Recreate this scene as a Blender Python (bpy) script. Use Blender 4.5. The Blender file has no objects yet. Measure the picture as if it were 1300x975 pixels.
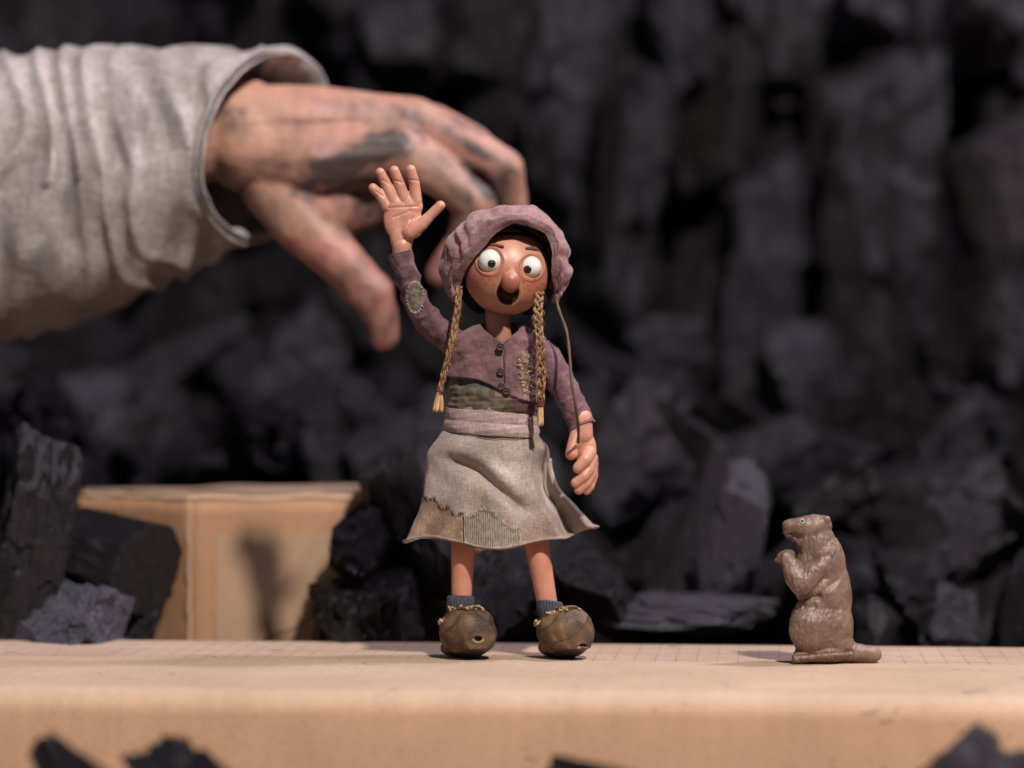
import bpy, bmesh, math, random
import numpy as np
from mathutils import Vector, Matrix, Euler, noise

scene = bpy.context.scene
COL = scene.collection
K = 3611.1                      # focal length in photo pixels (100 mm lens)
CZ = 0.09623                    # camera height above the cardboard top

# ------------------------------------------------------------------ camera
cam = bpy.data.cameras.new('camera'); camo = bpy.data.objects.new('camera', cam); COL.objects.link(camo)
camo.location = (0, -1.0, CZ); camo.rotation_euler = (math.radians(90), 0, 0)
cam.lens = 100; cam.sensor_width = 36; cam.clip_start = 0.05; cam.clip_end = 50
cam.dof.use_dof = True; cam.dof.focus_distance = 0.985; cam.dof.aperture_fstop = 4.7
scene.camera = camo
# ------------------------------------------------------------------ world, lamps
w = bpy.data.worlds.new('World'); scene.world = w; w.use_nodes = True
bg = w.node_tree.nodes['Background']; bg.inputs[0].default_value = (0.44, 0.39, 0.58, 1); bg.inputs[1].default_value = 0.11

def area(name, loc, target, size, power, color):
    l = bpy.data.lights.new(name, 'AREA'); l.shape = 'DISK'; l.size = size; l.energy = power; l.color = color
    o = bpy.data.objects.new(name, l); COL.objects.link(o); o.location = loc
    o.rotation_euler = (Vector(target) - Vector(loc)).to_track_quat('-Z', 'Y').to_euler()
    return o
area('key_lamp', (0.435, -1.02, 1.235), (-0.02, 0.0, 0.08), 0.075, 34, (1.0, 0.915, 0.86))
area('soft_lamp', (-0.9, -1.1, 1.1), (0.0, 0.3, 0.1), 0.7, 2.4, (0.90, 0.86, 1.0))
area('top_back_fill', (0.75, 0.12, 1.25), (0.1, 0.6, 0.1), 0.16, 15.0, (0.90, 0.83, 1.0))  # added lamp raking the charcoal wall for contrast and glints
scene.view_settings.view_transform = 'Standard'; scene.view_settings.look = 'None'
scene.view_settings.exposure = 0.0; scene.view_settings.gamma = 1.0

# ------------------------------------------------------------------ helpers
def U(P):
    """photo-plane measures (x, y, depth) to metres"""
    P = np.asarray(P, float).reshape(-1, 3); Y = P[:, 2] / K; s = 1 + Y
    return np.stack([(P[:, 0] - 650) / K * s, Y, CZ - (P[:, 1] - 487.5) / K * s], 1)
def u1(x, y, d): return Vector(U([(x, y, d)])[0])
def nz(v, s=1.0, o=0.0): return noise.noise(Vector((v[0] * s + o, v[1] * s + o * .7, v[2] * s - o)))

def world_loc(o):
    p = Vector((0, 0, 0))
    while o is not None: p += o.location; o = o.parent
    return p
def tag(o, label=None, cat=None, group=None, kind=None):
    for k, v in (('label', label), ('category', cat), ('group', group), ('kind', kind)):
        if v: o[k] = v
    return o
def thing(name, label, cat, loc, group=None):
    o = bpy.data.objects.new(name, None); COL.objects.link(o); o.location = loc; o.empty_display_size = .02
    return tag(o, label, cat, group)
def raw(name, V, F, mat, parent=None, cols=None, smooth=True, label=None):
    """V in metres, world space"""
    V = np.asarray(V, float); c = V.mean(0)
    me = bpy.data.meshes.new(name); me.from_pydata((V - c).tolist(), [], [tuple(int(i) for i in f) for f in F]); me.update()
    if cols is not None:
        a = me.color_attributes.new('Col', 'FLOAT_COLOR', 'POINT')
        C4 = np.ones((len(V), 4)); C4[:, :3] = cols; a.data.foreach_set('color', C4.ravel())
    if smooth: me.polygons.foreach_set('use_smooth', [True] * len(me.polygons))
    for m in (mat if isinstance(mat, (list, tuple)) else [mat]): me.materials.append(m)
    o = bpy.data.objects.new(name, me); COL.objects.link(o)
    if parent is not None: o.parent = parent; o.location = Vector(c) - world_loc(parent)
    else: o.location = Vector(c)
    if label: o['label'] = label
    return o
def obj(name, V, F, mat, parent=None, col=None, **k):
    """V in photo-plane measures; col = function of the point or one colour"""
    cols = None
    if col is not None:
        cols = np.array([col(v) for v in V]) if callable(col) else np.tile(np.array(col, float), (len(V), 1))
    return raw(name, U(V), F, mat, parent, cols, **k)

class MB:
    def __init__(s): s.V = []; s.F = []
    def add(s, V, F):
        n = len(s.V); s.V += [tuple(v) for v in V]; s.F += [tuple(i + n for i in f) for f in F]; return s
    def ell(s, c, r, rot=(0, 0, 0), nu=24, nv=16):
        R = np.array(Euler(rot).to_matrix()); V = []; F = []
        for j in range(nv + 1):
            t = math.pi * j / nv
            for i in range(nu):
                p = 2 * math.pi * i / nu
                v = np.array([r[0] * math.sin(t) * math.cos(p), r[1] * math.cos(t), r[2] * math.sin(t) * math.sin(p)])
                V.append(tuple(R @ v + np.array(c)))
        for j in range(nv):
            for i in range(nu):
                a = j * nu + i; b = j * nu + (i + 1) % nu; F.append((a, b, b + nu, a + nu))
        return s.add(V, F)
    def cap(s, a, b, ra, rb, n=18, m=5):
        """tapered capsule"""
        a = np.array(a, float); b = np.array(b, float); ax = b - a; L = np.linalg.norm(ax); ax = ax / L
        h = np.array([0, 0, 1.]) if abs(ax[2]) < .8 else np.array([1., 0, 0])
        e1 = np.cross(ax, h); e1 /= np.linalg.norm(e1); e2 = np.cross(ax, e1)
        rings = []
        for k in range(m + 1):
            t = math.pi / 2 * (1 - k / m); rings.append((a - ax * ra * math.sin(t), max(ra * math.cos(t), 1e-3)))
        for k in range(m + 1):
            t = math.pi / 2 * k / m; rings.append((b + ax * rb * math.sin(t), max(rb * math.cos(t), 1e-3)))
        V = []; F = []
        for c, r in rings:
            for i in range(n):
                p = 2 * math.pi * i / n; V.append(tuple(c + e1 * r * math.cos(p) + e2 * r * math.sin(p)))
        for k in range(len(rings) - 1):
            for i in range(n):
                q = k * n + i; q2 = k * n + (i + 1) % n; F.append((q, q2, q2 + n, q + n))
        F.append(tuple(range(n))[::-1]); F.append(tuple((len(rings) - 1) * n + i for i in range(n)))
        return s.add(V, F)
    def chain(s, pts):
        for p, q in zip(pts[:-1], pts[1:]): s.cap(p[:3], q[:3], p[3], q[3])
        return s
    def tube(s, pts, r, n=8):
        """thin tube through smooth points, r number or list"""
        P = np.array([p[:3] for p in pts], float); m = len(P)
        rr = [r] * m if not hasattr(r, '__len__') else list(r)
        V = []; F = []; prev = None
        for k in range(m):
            t = P[min(k + 1, m - 1)] - P[max(k - 1, 0)]; t /= np.linalg.norm(t) + 1e-9
            if prev is None:
                h = np.array([0, 0, 1.]) if abs(t[2]) < .8 else np.array([1., 0, 0]); e1 = np.cross(t, h)
            else: e1 = prev - t * prev.dot(t)
            e1 /= np.linalg.norm(e1) + 1e-9; prev = e1; e2 = np.cross(t, e1)
            for i in range(n):
                p = 2 * math.pi * i / n; V.append(tuple(P[k] + (e1 * math.cos(p) + e2 * math.sin(p)) * rr[k]))
        for k in range(m - 1):
            for i in range(n):
                a = k * n + i; b = k * n + (i + 1) % n; F.append((a, b, b + n, a + n))
        F.append(tuple(range(n))[::-1]); F.append(tuple((m - 1) * n + i for i in range(n)))
        return s.add(V, F)

def spline(pts, n):
    """Catmull-Rom resample of n-tuples"""
    P = np.array(pts, float); m = len(P); out = []
    for k in range(n):
        t = k / (n - 1) * (m - 1); i = min(int(t), m - 2); f = t - i
        p0 = P[max(i - 1, 0)]; p1 = P[i]; p2 = P[i + 1]; p3 = P[min(i + 2, m - 1)]
        out.append(.5 * ((2 * p1) + (-p0 + p2) * f + (2 * p0 - 5 * p1 + 4 * p2 - p3) * f * f + (-p0 + 3 * p1 - 3 * p2 + p3) * f ** 3))
    return np.array(out)

def blob(mb, voxel, smooth=6, push=None):
    """fuse overlapping shapes into one continuous skin; returns V, F"""
    me = bpy.data.meshes.new('tmp'); me.from_pydata(mb.V, [], mb.F); me.update()
    b = bmesh.new(); b.from_mesh(me); bmesh.ops.remove_doubles(b, verts=b.verts, dist=.02)
    bmesh.ops.recalc_face_normals(b, faces=b.faces); b.to_mesh(me); b.free()
    o = bpy.data.objects.new('tmp', me); COL.objects.link(o)
    m = o.modifiers.new('r', 'REMESH'); m.mode = 'VOXEL'; m.voxel_size = voxel
    if smooth:
        m = o.modifiers.new('s', 'SMOOTH'); m.iterations = smooth; m.factor = .5
    dg = bpy.context.evaluated_depsgraph_get(); e = o.evaluated_get(dg); em = e.to_mesh()
    V = np.zeros(len(em.vertices) * 3); em.vertices.foreach_get('co', V); V = V.reshape(-1, 3)
    N = np.zeros(len(em.vertices) * 3); em.vertices.foreach_get('normal', N); N = N.reshape(-1, 3)
    F = [tuple(p.vertices) for p in em.polygons]
    e.to_mesh_clear(); bpy.data.objects.remove(o); bpy.data.meshes.remove(me)
    if push is not None:
        V = np.array([v + n * push(v, n) for v, n in zip(V, N)])
    return V, F

def grid_faces(nr, nc, closed):
    F = []
    for j in range(nr - 1):
        for i in range(nc if closed else nc - 1):
            a = j * nc + i; b = j * nc + (i + 1) % nc; F.append((a, b, b + nc, a + nc))
    return F
def solid(o, t, off=-1):
    m = o.modifiers.new('thickness', 'SOLIDIFY'); m.thickness = t; m.offset = off; m.use_rim = True; return o
def smoothstep(a, b, x):
    t = min(1, max(0, (x - a) / (b - a))); return t * t * (3 - 2 * t)
def mix(a, b, t): return tuple(x * (1 - t) + y * t for x, y in zip(a, b))

# ------------------------------------------------------------------ materials
class NT:
    def __init__(s, name):
        s.m = bpy.data.materials.new(name); s.m.use_nodes = True; s.t = s.m.node_tree; s.n = s.t.nodes
        s.b = s.n['Principled BSDF']
    def new(s, typ, **k):
        n = s.n.new(typ)
        for a, v in k.items():
            if a.startswith('i_'):
                key = a[2:].replace('_', ' '); n.inputs[key].default_value = v
            else: setattr(n, a, v)
        return n
    def link(s, a, b): s.t.links.new(a, b)
    def set(s, **k):
        for a, v in k.items(): s.b.inputs[a.replace('_', ' ')].default_value = v
    def coords(s, scale=(1, 1, 1), rot=(0, 0, 0), out='Object'):
        tc = s.new('ShaderNodeTexCoord'); mp = s.new('ShaderNodeMapping')
        mp.inputs['Scale'].default_value = scale; mp.inputs['Rotation'].default_value = rot
        s.link(tc.outputs[out], mp.inputs['Vector']); return mp.outputs['Vector']
    def noise(s, vec, scale, detail=4, rough=.55, dist=0):
        n = s.new('ShaderNodeTexNoise'); n.inputs['Scale'].default_value = scale; n.inputs['Detail'].default_value = detail
        n.inputs['Roughness'].default_value = rough; n.inputs['Distortion'].default_value = dist
        s.link(vec, n.inputs['Vector']); return n.outputs['Fac']
    def ramp(s, fac, stops):
        r = s.new('ShaderNodeValToRGB'); e = r.color_ramp.elements
        while len(e) < len(stops): e.new(.5)
        for q, (p, c) in zip(e, stops):
            q.position = p; q.color = tuple(c) + (1,) if hasattr(c, '__len__') else (c, c, c, 1)
        s.link(fac, r.inputs['Fac']); return r.outputs['Color']
    def mixc(s, fac, a, b, mode='MIX'):
        x = s.new('ShaderNodeMix', data_type='RGBA', blend_type=mode)
        for sock, v in ((x.inputs[0], fac), (x.inputs[6], a), (x.inputs[7], b)):
            if isinstance(v, (int, float)): sock.default_value = v
            elif isinstance(v, tuple): sock.default_value = v + (1,) if len(v) == 3 else v
            else: s.link(v, sock)
        return x.outputs[2]
    def math(s, op, a, b=0.0):
        x = s.new('ShaderNodeMath', operation=op)
        for sock, v in zip(x.inputs, (a, b)):
            if isinstance(v, (int, float)): sock.default_value = v
            else: s.link(v, sock)
        return x.outputs[0]
    def bump(s, h, strength=.5, dist=.0005, prev=None):
        b = s.new('ShaderNodeBump'); b.inputs['Strength'].default_value = strength; b.inputs['Distance'].default_value = dist
        s.link(h, b.inputs['Height'])
        if prev is not None: s.link(prev, b.inputs['Normal'])
        s.link(b.outputs['Normal'], s.b.inputs['Normal']); return b.outputs['Normal']
    def attr(s, name='Col'):
        a = s.new('ShaderNodeAttribute'); a.attribute_name = name; return a.outputs['Color']

def mat_skin(name, sss=.12, rad=.002, rough=.45, mott=.10, bumpd=.00012, bscale=900):
    t = NT(name); v = t.coords()
    n = t.noise(v, 160, 5); c = t.mixc(1.0, t.attr(), t.ramp(n, [(.3, 1 - mott * 1.6), (.7, 1 + mott * .4)]), 'MULTIPLY')
    t.link(c, t.b.inputs['Base Color'])
    t.set(Roughness=rough, Subsurface_Weight=sss, Subsurface_Scale=rad)
    t.b.inputs['Subsurface Radius'].default_value = (1, .35, .2)
    t.bump(t.noise(v, bscale, 3), .35, bumpd)
    return t.m
def mat_cloth(name, rough=.92, weave=2600, var=.22, bd=.00022, sheen=.15):
    t = NT(name); v = t.coords()
    big = t.noise(v, 90, 6, .6); fine = t.noise(t.coords((1, 1, .25)), weave * .6, 2, .7); fine2 = t.noise(t.coords((.25, 1, 1)), weave * .6, 2, .7)
    th = t.math('ADD', fine, fine2)
    c = t.mixc(1.0, t.attr(), t.ramp(big, [(.28, 1 - var), (.72, 1 + var * .35)]), 'MULTIPLY')
    c = t.mixc(1.0, c, t.ramp(t.math('MULTIPLY', th, .5), [(.35, .72), (.62, 1.16)]), 'MULTIPLY')
    t.link(c, t.b.inputs['Base Color']); t.set(Roughness=rough, Sheen_Weight=sheen, Specular_IOR_Level=.15)
    p = t.bump(t.noise(v, 260, 4), .35, .0009)
    t.bump(th, .6, bd, p); return t.m
def mat_attr(name, rough=.5, spec=.5, bscale=400, bd=.0003, bs=.4, var=.2, stretch=(1, 1, 1)):
    t = NT(name); v = t.coords(stretch)
    n = t.noise(v, bscale, 5); c = t.mixc(1.0, t.attr(), t.ramp(n, [(.3, 1 - var), (.7, 1 + var * .4)]), 'MULTIPLY')
    t.link(c, t.b.inputs['Base Color']); t.set(Roughness=rough, Specular_IOR_Level=spec)
    t.bump(n, bs, bd); return t.m
def mat_charcoal(name, base=.02, hi=.07, rough=.5, gs=1.0, th=.42):
    t = NT(name); v = t.coords((1, 1, .12)); v2 = t.coords()
    g = t.noise(v, 260 * gs, 6, .65, .3); f = t.noise(v2, 700 * gs, 4, .7); big = t.noise(v2, 28 * gs, 3)
    oi = t.new('ShaderNodeObjectInfo')
    amt = t.math('ADD', t.math('MULTIPLY', t.math('POWER', oi.outputs['Random'], 3.0), 2.6), .45)
    ash = t.ramp(t.math('MULTIPLY', big, f), [(.20, 0.0), (th, 1.0)])
    c = t.mixc(ash, (base, base * .93, base * 1.08), (hi, hi * .95, hi * 1.02))
    c = t.mixc(1.0, c, t.ramp(g, [(.34, .35), (.66, 1.4)]), 'MULTIPLY')
    hue = t.math('FRACT', t.math('MULTIPLY', oi.outputs['Random'], 17.3)); c = t.mixc(1.0, c, t.ramp(hue, [(0, (1.15, .96, 1.0)), (.5, (1.03, .93, 1.08)), (1, (.92, .93, 1.2))]), 'MULTIPLY')
    x = t.new('ShaderNodeVectorMath', operation='SCALE'); t.link(c, x.inputs[0]); t.link(amt, x.inputs['Scale'])
    t.link(x.outputs[0], t.b.inputs['Base Color'])
    t.link(t.ramp(t.math('ADD', t.math('MULTIPLY', f, .5), t.math('MULTIPLY', g, .5)), [(.36, rough + .30), (.60, rough - .12)]), t.b.inputs['Roughness'])
    t.set(Specular_IOR_Level=.5)
    p = t.bump(g, 1.0, .0026); t.bump(f, .8, .0007, p); return t.m
def mat_card(name, col, grid=False, sc=1.0):
    t = NT(name); v = t.coords()
    if grid:
        tc0 = t.new('ShaderNodeTexCoord'); sp0 = t.new('ShaderNodeSeparateXYZ'); t.link(tc0.outputs['Object'], sp0.inputs[0])
        col = t.mixc(t.ramp(t.math('ADD', t.math('MULTIPLY', sp0.outputs['Z'], 100), .75), [(.0, 1.0), (.6, 0.0)]), (.50, .368, .262), col)  # paler top, stronger orange front: grazing sheen and lighting put into colour
    fib = t.noise(t.coords((1, .15, 1)), 900, 4, .7); big = t.noise(v, 16, 4, .6); spk = t.noise(v, 1500, 2)
    c = t.mixc(1.0, col, t.ramp(big, [(.3, (.84, .82, .79)), (.7, (1.06, 1.06, 1.06))]), 'MULTIPLY')
    c = t.mixc(1.0, c, t.ramp(fib, [(.3, .92), (.7, 1.05)]), 'MULTIPLY')
    c = t.mixc(1.0, c, t.ramp(spk, [(.32, .82), (.46, 1.0)]), 'MULTIPLY')
    # short dark scuffs
    sc1 = t.noise(t.coords((1, 1, 2.2), (0, .5, .3)), 75, 5, .6, 1.2); msk = t.noise(v, 9, 2)
    s2 = t.math('MULTIPLY', t.ramp(sc1, [(.33, 1.0), (.37, 0.0)]), t.ramp(msk, [(.46, 0.0), (.56, 1.0)]))
    c = t.mixc(t.math('MULTIPLY', s2, .5), c, (.10, .075, .06))
    flute = t.new('ShaderNodeTexWave'); flute.wave_type = 'BANDS'; flute.bands_direction = 'X'
    flute.inputs['Scale'].default_value = 46 * sc; flute.inputs['Distortion'].default_value = .6; t.link(v, flute.inputs['Vector'])
    if grid:
        tc = t.new('ShaderNodeTexCoord'); sp = t.new('ShaderNodeSeparateXYZ'); t.link(tc.outputs['Object'], sp.inputs[0])
        m = None
        for ax, st in (('X', .0072), ('Y', .0225)):
            f = t.math('PINGPONG', sp.outputs[ax], st / 2)
            l = t.math('LESS_THAN', f, .00022 if ax == 'X' else .0006)
            m = l if m is None else t.math('MAXIMUM', m, l)
        back = t.math('GREATER_THAN', sp.outputs['Y'], .060)      # the printed grid starts behind this line
        top = t.math('GREATER_THAN', sp.outputs['Z'], -.001)
        wob = t.ramp(t.noise(v, 60, 3), [(.35, .15), (.6, .6)])
        m = t.math('MULTIPLY', t.math('MULTIPLY', m, back), t.math('MULTIPLY', top, wob))
        c = t.mixc(back, c, t.mixc(1.0, c, (.94, .93, .97), 'MULTIPLY'))
        c = t.mixc(m, c, (.17, .12, .11))
    t.link(c, t.b.inputs['Base Color']); t.set(Roughness=.8, Specular_IOR_Level=.25)
    p = t.bump(flute.outputs['Fac'], .16, .0004)
    t.bump(fib, .3, .0002, p); return t.m
def mat_plain(name, col, rough=.6, spec=.5, coat=0):
    t = NT(name); v = t.coords(); n = t.noise(v, 300, 4)
    c = t.mixc(1.0, tuple(col), t.ramp(n, [(.3, .85), (.7, 1.08)]), 'MULTIPLY'); t.link(c, t.b.inputs['Base Color'])
    t.set(Roughness=rough, Specular_IOR_Level=spec, Coat_Weight=coat); t.bump(n, .15, .0002); return t.m

M = dict(
    puppet_skin=mat_skin('puppet_skin', .10, .0012, .42),
    human_skin=mat_skin('human_skin', .10, .003, .56, .16, .0006, 260),
    cloth=mat_cloth('worn_cloth'), sleeve=mat_cloth('sleeve_cloth', weave=900, var=.25, bd=.0004),
    straw=mat_attr('straw', .6, .3, 500, .0004, .7, .45, (1, 1, .2)), tie=mat_plain('red_thread', (.16, .02, .02), .8),
    cord=mat_plain('brown_cord', (.13, .075, .05), .8, .2), bonnet_shade=mat_plain('bonnet_shade_dark', (.012, .008, .007), .8, .2),
    leather=mat_attr('shoe_leather', .6, .35, 240, .0008, .8, .5), fringe=mat_plain('frayed_fringe', (.52, .38, .22), .9, .1),
    sock=mat_attr('sock_knit', .95, .1, 900, .0004, .6, .4), eye=mat_plain('eye_white', (.80, .78, .72), .22, .5, .4),
    iris=mat_plain('iris', (.035, .028, .012), .3, .4), pupil=mat_plain('pupil', (.004, .004, .004), .15, .6, .5),
    button=mat_plain('plum_button', (.075, .035, .045), .4, .5), thread=mat_plain('stitch_thread', (.50, .42, .30), .9, .1),
    dthread=mat_plain('dark_seam_thread', (.05, .03, .03), .9, .1),
    figurine=mat_attr('painted_figurine', .46, .45, 420, .0006, .5, .22, (1, 1, .4)),
    chrome=mat_plain('silver_paint', (.62, .60, .56), .35, .5),
    card=mat_card('cardboard', (.69, .415, .25), True), card2=mat_card('cardboard_rear', (.47, .265, .15), False),
    edge=mat_card('cardboard_edge', (.56, .38, .26), False), paper=mat_card('peeled_paper', (.45, .30, .195), False), topc=mat_card('cardboard_flap', (.34, .235, .175), False),
    char=mat_charcoal('charcoal', .006, .05, .34), char_ash=mat_charcoal('ashy_charcoal', .03, .60, .34, 1.4, .36), char_pale=mat_charcoal('pale_wall_charcoal', .035, .17, .38, .45),
    char_black=mat_charcoal('black_charcoal', .004, .012, .30), char_far=mat_charcoal('wall_charcoal', .0055, .07, .33, .45),
    char_mid=mat_charcoal('grey_charcoal', .022, .16, .40, .9, .34), mouth=mat_plain('mouth_paint', (.055, .022, .014), .85, .08), soot=mat_plain('soot', (.012, .011, .014), .9, .2))

# ------------------------------------------------------------------ setting
FZ = -.085
def sheet(name, pts, mat):
    o = raw(name, pts, [(0, 1, 2, 3)], mat, smooth=False); return tag(o, kind='structure')
sheet('floor', [(-3, -1.6, FZ), (3, -1.6, FZ), (3, 1.3, FZ), (-3, 1.3, FZ)], M['soot'])
sheet('wall', [(-3, .86, FZ), (3, .86, FZ), (3, .90, 2.0), (-3, .90, 2.0)], M['soot'])

# ------------------------------------------------------------------ cardboard stage
yaw = math.radians(-5.2)
def stage():
    R = Matrix.Rotation(yaw, 3, 'Z')
    y0, y1, r = -.112, .057, .008                    # front and back edge at x = 0
    prof = [(y1, FZ), (y1, -.0012), (y1 - .0012, 0)]
    ny = 34
    for i in range(1, ny): prof.append((y1 - .0012 + (y0 + r - y1 + .0012) * i / ny, 0))
    for i in range(0, 13):
        a = math.pi / 2 * i / 12; prof.append((y0 + r - r * math.sin(a), -r + r * math.cos(a)))
    for i in range(1, 8): prof.append((y0, -r + (FZ + r) * i / 7))
    X = np.linspace(-.62, .62, 280); V = []; F = []
    for (y, z) in prof:
        for x in X:
            near = smoothstep(.0, -.03, y + .07)
            dy = .0007 * noise.noise(Vector((x * 9, y * 5, z * 20))) * near; dz = .0006 * noise.noise(Vector((x * 7, y * 9, 3.1))) * near
            if z < -.001 and y < 0: dy += .0003 * math.sin(x * 520 + 3 * noise.noise(Vector((x * 30, z * 30, 0)))) * smoothstep(-.024, -.010, z)
            V.append(tuple(R @ Vector((x, y + dy, z + (dz if z > -.02 else 0)))))
    F = [tuple(reversed(f)) for f in grid_faces(len(prof), len(X), False)]
    o = raw('cardboard_box', V, F, M['card'])
    # origin on the box's own axes so the printed grid follows it
    c = o.location.copy(); me = o.data; Ri = R.inverted()
    base = R @ Vector((0, -.07, 0))
    for v in me.vertices: v.co = Ri @ (v.co + c - base)
    o.location = base; o.rotation_euler = (0, 0, yaw)
    tag(o, 'long tan cardboard box with rounded front edge that the puppet stands on', 'cardboard box')
stage()

def rear_box():
    root = thing('cardboard_box', 'brown cardboard carton standing behind the stage with a peeled label patch on its side', 'cardboard box', (-.126, .118, FZ))
    c = Vector((-.1267, .118, 0)); H = .0503
    a1 = math.radians(180 - 38); a2 = math.radians(14)
    e1 = Vector((math.cos(a1), math.sin(a1), 0)); e2 = Vector((math.cos(a2), math.sin(a2), 0))
    L1, L2 = .062, .125
    def face(name, p, e, L, mat, flip=False):
        n = Vector((-e.y, e.x, 0)); n = -n if n.y > 0 else n
        nx, nzz = 26, 26; V = []
        for j in range(nzz + 1):
            for i in range(nx + 1):
                q = p + e * L * i / nx; z = FZ + (H - FZ) * j / nzz
                b = .0012 * noise.noise(Vector((q.x * 18, q.y * 18, z * 22)))
                V.append(q + n * b + Vector((0, 0, z)))
        o = raw(name, V, grid_faces(nzz + 1, nx + 1, False), mat, root); solid(o, .003, 0); return o, n
    face('side_panel', c, e1, L1, M['card2']); fr, n2 = face('side_panel', c + e2 * .0002, e2, L2, M['card2'])
    face('side_panel', c + e1 * L1, e2, L2, M['card2']); face('side_panel', c + e2 * L2, e1, L1, M['card2'])
    # worn pale corner edge
    mb = MB(); ed = []
    for i in range(30):
        z = FZ + (H - FZ) * i / 29; ed.append((c.x + .0003 * math.sin(i * 2.1), c.y - .0015, z))
    m2 = MB(); m2.tube(ed, .0009, 8); raw('corner_edge', m2.V, m2.F, M['edge'], root)
    # top flaps
    for k, (lo, hi, dz, nm) in enumerate(((0, .52, 0, 'top_flap'), (.50, 1, .0011, 'top_flap'))):
        V = []
        for j in range(13):
            for i in range(25):
                u = i / 24; v = lo + (hi - lo) * j / 12
                q = c + e2 * L2 * u + e1 * L1 * v
                lift = dz + .0022 * noise.noise(Vector((u * 4, v * 5, k * 3.3))) + (.0015 * u * abs(v - .5) * 2 if k else .0)
                V.append(q + Vector((0, 0, H + .0012 + lift)))
        solid(raw(nm, V, grid_faces(13, 25, False), M['topc'], root), .001, 1)
    # rim of the panel tops
    m3 = MB(); m3.tube([tuple(c + e1 * L1 * (1 - i / 12) + Vector((0, -.0012, H + .0008 + .0004 * math.sin(i * 1.7)))) for i in range(13)] + [tuple(c + e2 * L2 * i / 16 + Vector((0, -.0012, H + .0008 + .0006 * math.sin(i * 1.3)))) for i in range(17)], .0013, 8)
    raw('top_edge', m3.V, m3.F, M['edge'], root)
    # peeled label patch
    V = []; nx, nz_ = 40, 40
    for j in range(nz_ + 1):
        for i in range(nx + 1):
            u = .010 + (.072 + .004 * nz((j * .2, 0, 1))) * i / nx; z = FZ + .012 + (H - FZ - .025 + .0015 * nz((i * .22, 1, 5))) * j / nz_
            u += .0016 * nz((j * .5, 3, 0)) * (1 - i / nx)
            q = c + e2 * u; b = .0012 * noise.noise(Vector((q.x * 18, q.y * 18, z * 22)))
            V.append(q + n2 * (b + .0019) + Vector((0, 0, z)))
    raw('peeled_label', V, grid_faces(nz_ + 1, nx + 1, False), M['paper'], root)
    # crease across it
    pts = [tuple(c + e2 * (.012 + .05 * i / 20) + n2 * .0026 + Vector((0, 0, -.0115 + .022 * i / 20 + .0008 * math.sin(i)))) for i in range(21)]
    m4 = MB(); m4.tube(pts, .00045, 6); raw('crease', m4.V, m4.F, M['edge'], root)
rear_box()

# ------------------------------------------------------------------ charcoal
def ico(sub):
    b = bmesh.new(); bmesh.ops.create_icosphere(b, subdivisions=sub, radius=1)
    V = np.array([v.co[:] for v in b.verts]); F = [tuple(v.index for v in f.verts) for f in b.faces]; b.free(); return V, F
ICO5, ICO4 = ico(6), ico(5)
def char_mesh(name, seed, kind, mat, hi=False, amp=1.0, grain=1.0):
    """facetted lump inside a unit-half-size box, grain along local z"""
    rnd = random.Random(seed); Vd, F = ICO5 if hi else ICO4
    pl = []
    if kind == 'log':
        n = rnd.choice((7, 8)); o = rnd.random() * 6
        for i in range(n): a = o + 2 * math.pi * i / n + rnd.uniform(-.1, .1); pl.append((Vector((math.cos(a), math.sin(a), rnd.uniform(-.05, .05))), .88 + rnd.uniform(-.07, .06)))
        pl += [(Vector((rnd.uniform(-.12, .12), rnd.uniform(-.12, .12), 1)), .95), (Vector((rnd.uniform(-.3, .3), rnd.uniform(-.3, .3), -1)), .92)]
    elif kind in ('slab', 'block'):
        q = 1 if kind == 'slab' else .5
        for s in (1, -1):
            pl += [(Vector((s, rnd.uniform(-.2, .2) * q, rnd.uniform(-.12, .12))), rnd.uniform(.78, .98)),
                   (Vector((rnd.uniform(-.3, .3) * q, s, rnd.uniform(-.1, .1))), rnd.uniform(.75, .95)),
                   (Vector((rnd.uniform(-.5, .5) * (1 if q == 1 else .22), rnd.uniform(-.3, .3), s)), rnd.uniform(.8, .97))]
        for i in range(7 if q == 1 else 4): pl.append((Vector((rnd.uniform(-1, 1), rnd.uniform(-1, 1), rnd.uniform(-.6, .6))), rnd.uniform(.85, 1.1)))
    else:
        for i in range(16): pl.append((Vector((rnd.gauss(0, 1), rnd.gauss(0, 1), rnd.gauss(0, .8))), rnd.uniform(.62, .95)))
    N = np.array([p[0].normalized()[:] for p in pl]); H = np.array([p[1] for p in pl])
    D = Vd @ N.T; r = np.where(D > .02, H / np.maximum(D, .02), 9).min(1); r = np.minimum(r, 1.7)
    V = Vd * r[:, None]
    out = []
    for v in V:
        v = Vector(v)
        k = noise.noise(Vector((v.x * 9 + seed, v.y * 9, v.z * 1.6))) * .05 * grain + noise.noise(Vector((v.x * 3, v.y * 3 + seed, v.z * 2))) * .09 * amp
        k += noise.noise(Vector((v.x * 22 + seed, v.y * 22, v.z * 4))) * .026 * grain
        k += (.5 - abs(noise.noise(Vector((v.x * 4.5 + seed, v.y * 4.5, v.z * .9 + 3))))) * .10 * grain * (amp > .3)   # split fibres
        st = noise.noise(Vector((v.x * 2.6 + 7, v.y * 2.6, v.z * 2.6 + seed)))     # broken steps
        st2 = noise.noise(Vector((v.x * 5 + 9, v.y * 5, v.z * 2.0 - seed)))
        k += (-.13 * smoothstep(.12, .16, st) - .07 * smoothstep(.16, .20, st2)) * amp
        out.append(v * (1 + k))
    me = bpy.data.meshes.new(name); me.from_pydata(out, [], F); me.update(); me.materials.append(mat)
    me.polygons.foreach_set('use_smooth', [False] * len(me.polygons))
    if hi or True:
        me.polygons.foreach_set('use_smooth', [True] * len(me.polygons))
        try: me.set_sharp_from_angle(angle=math.radians(24))
        except Exception: pass
    return me
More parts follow.
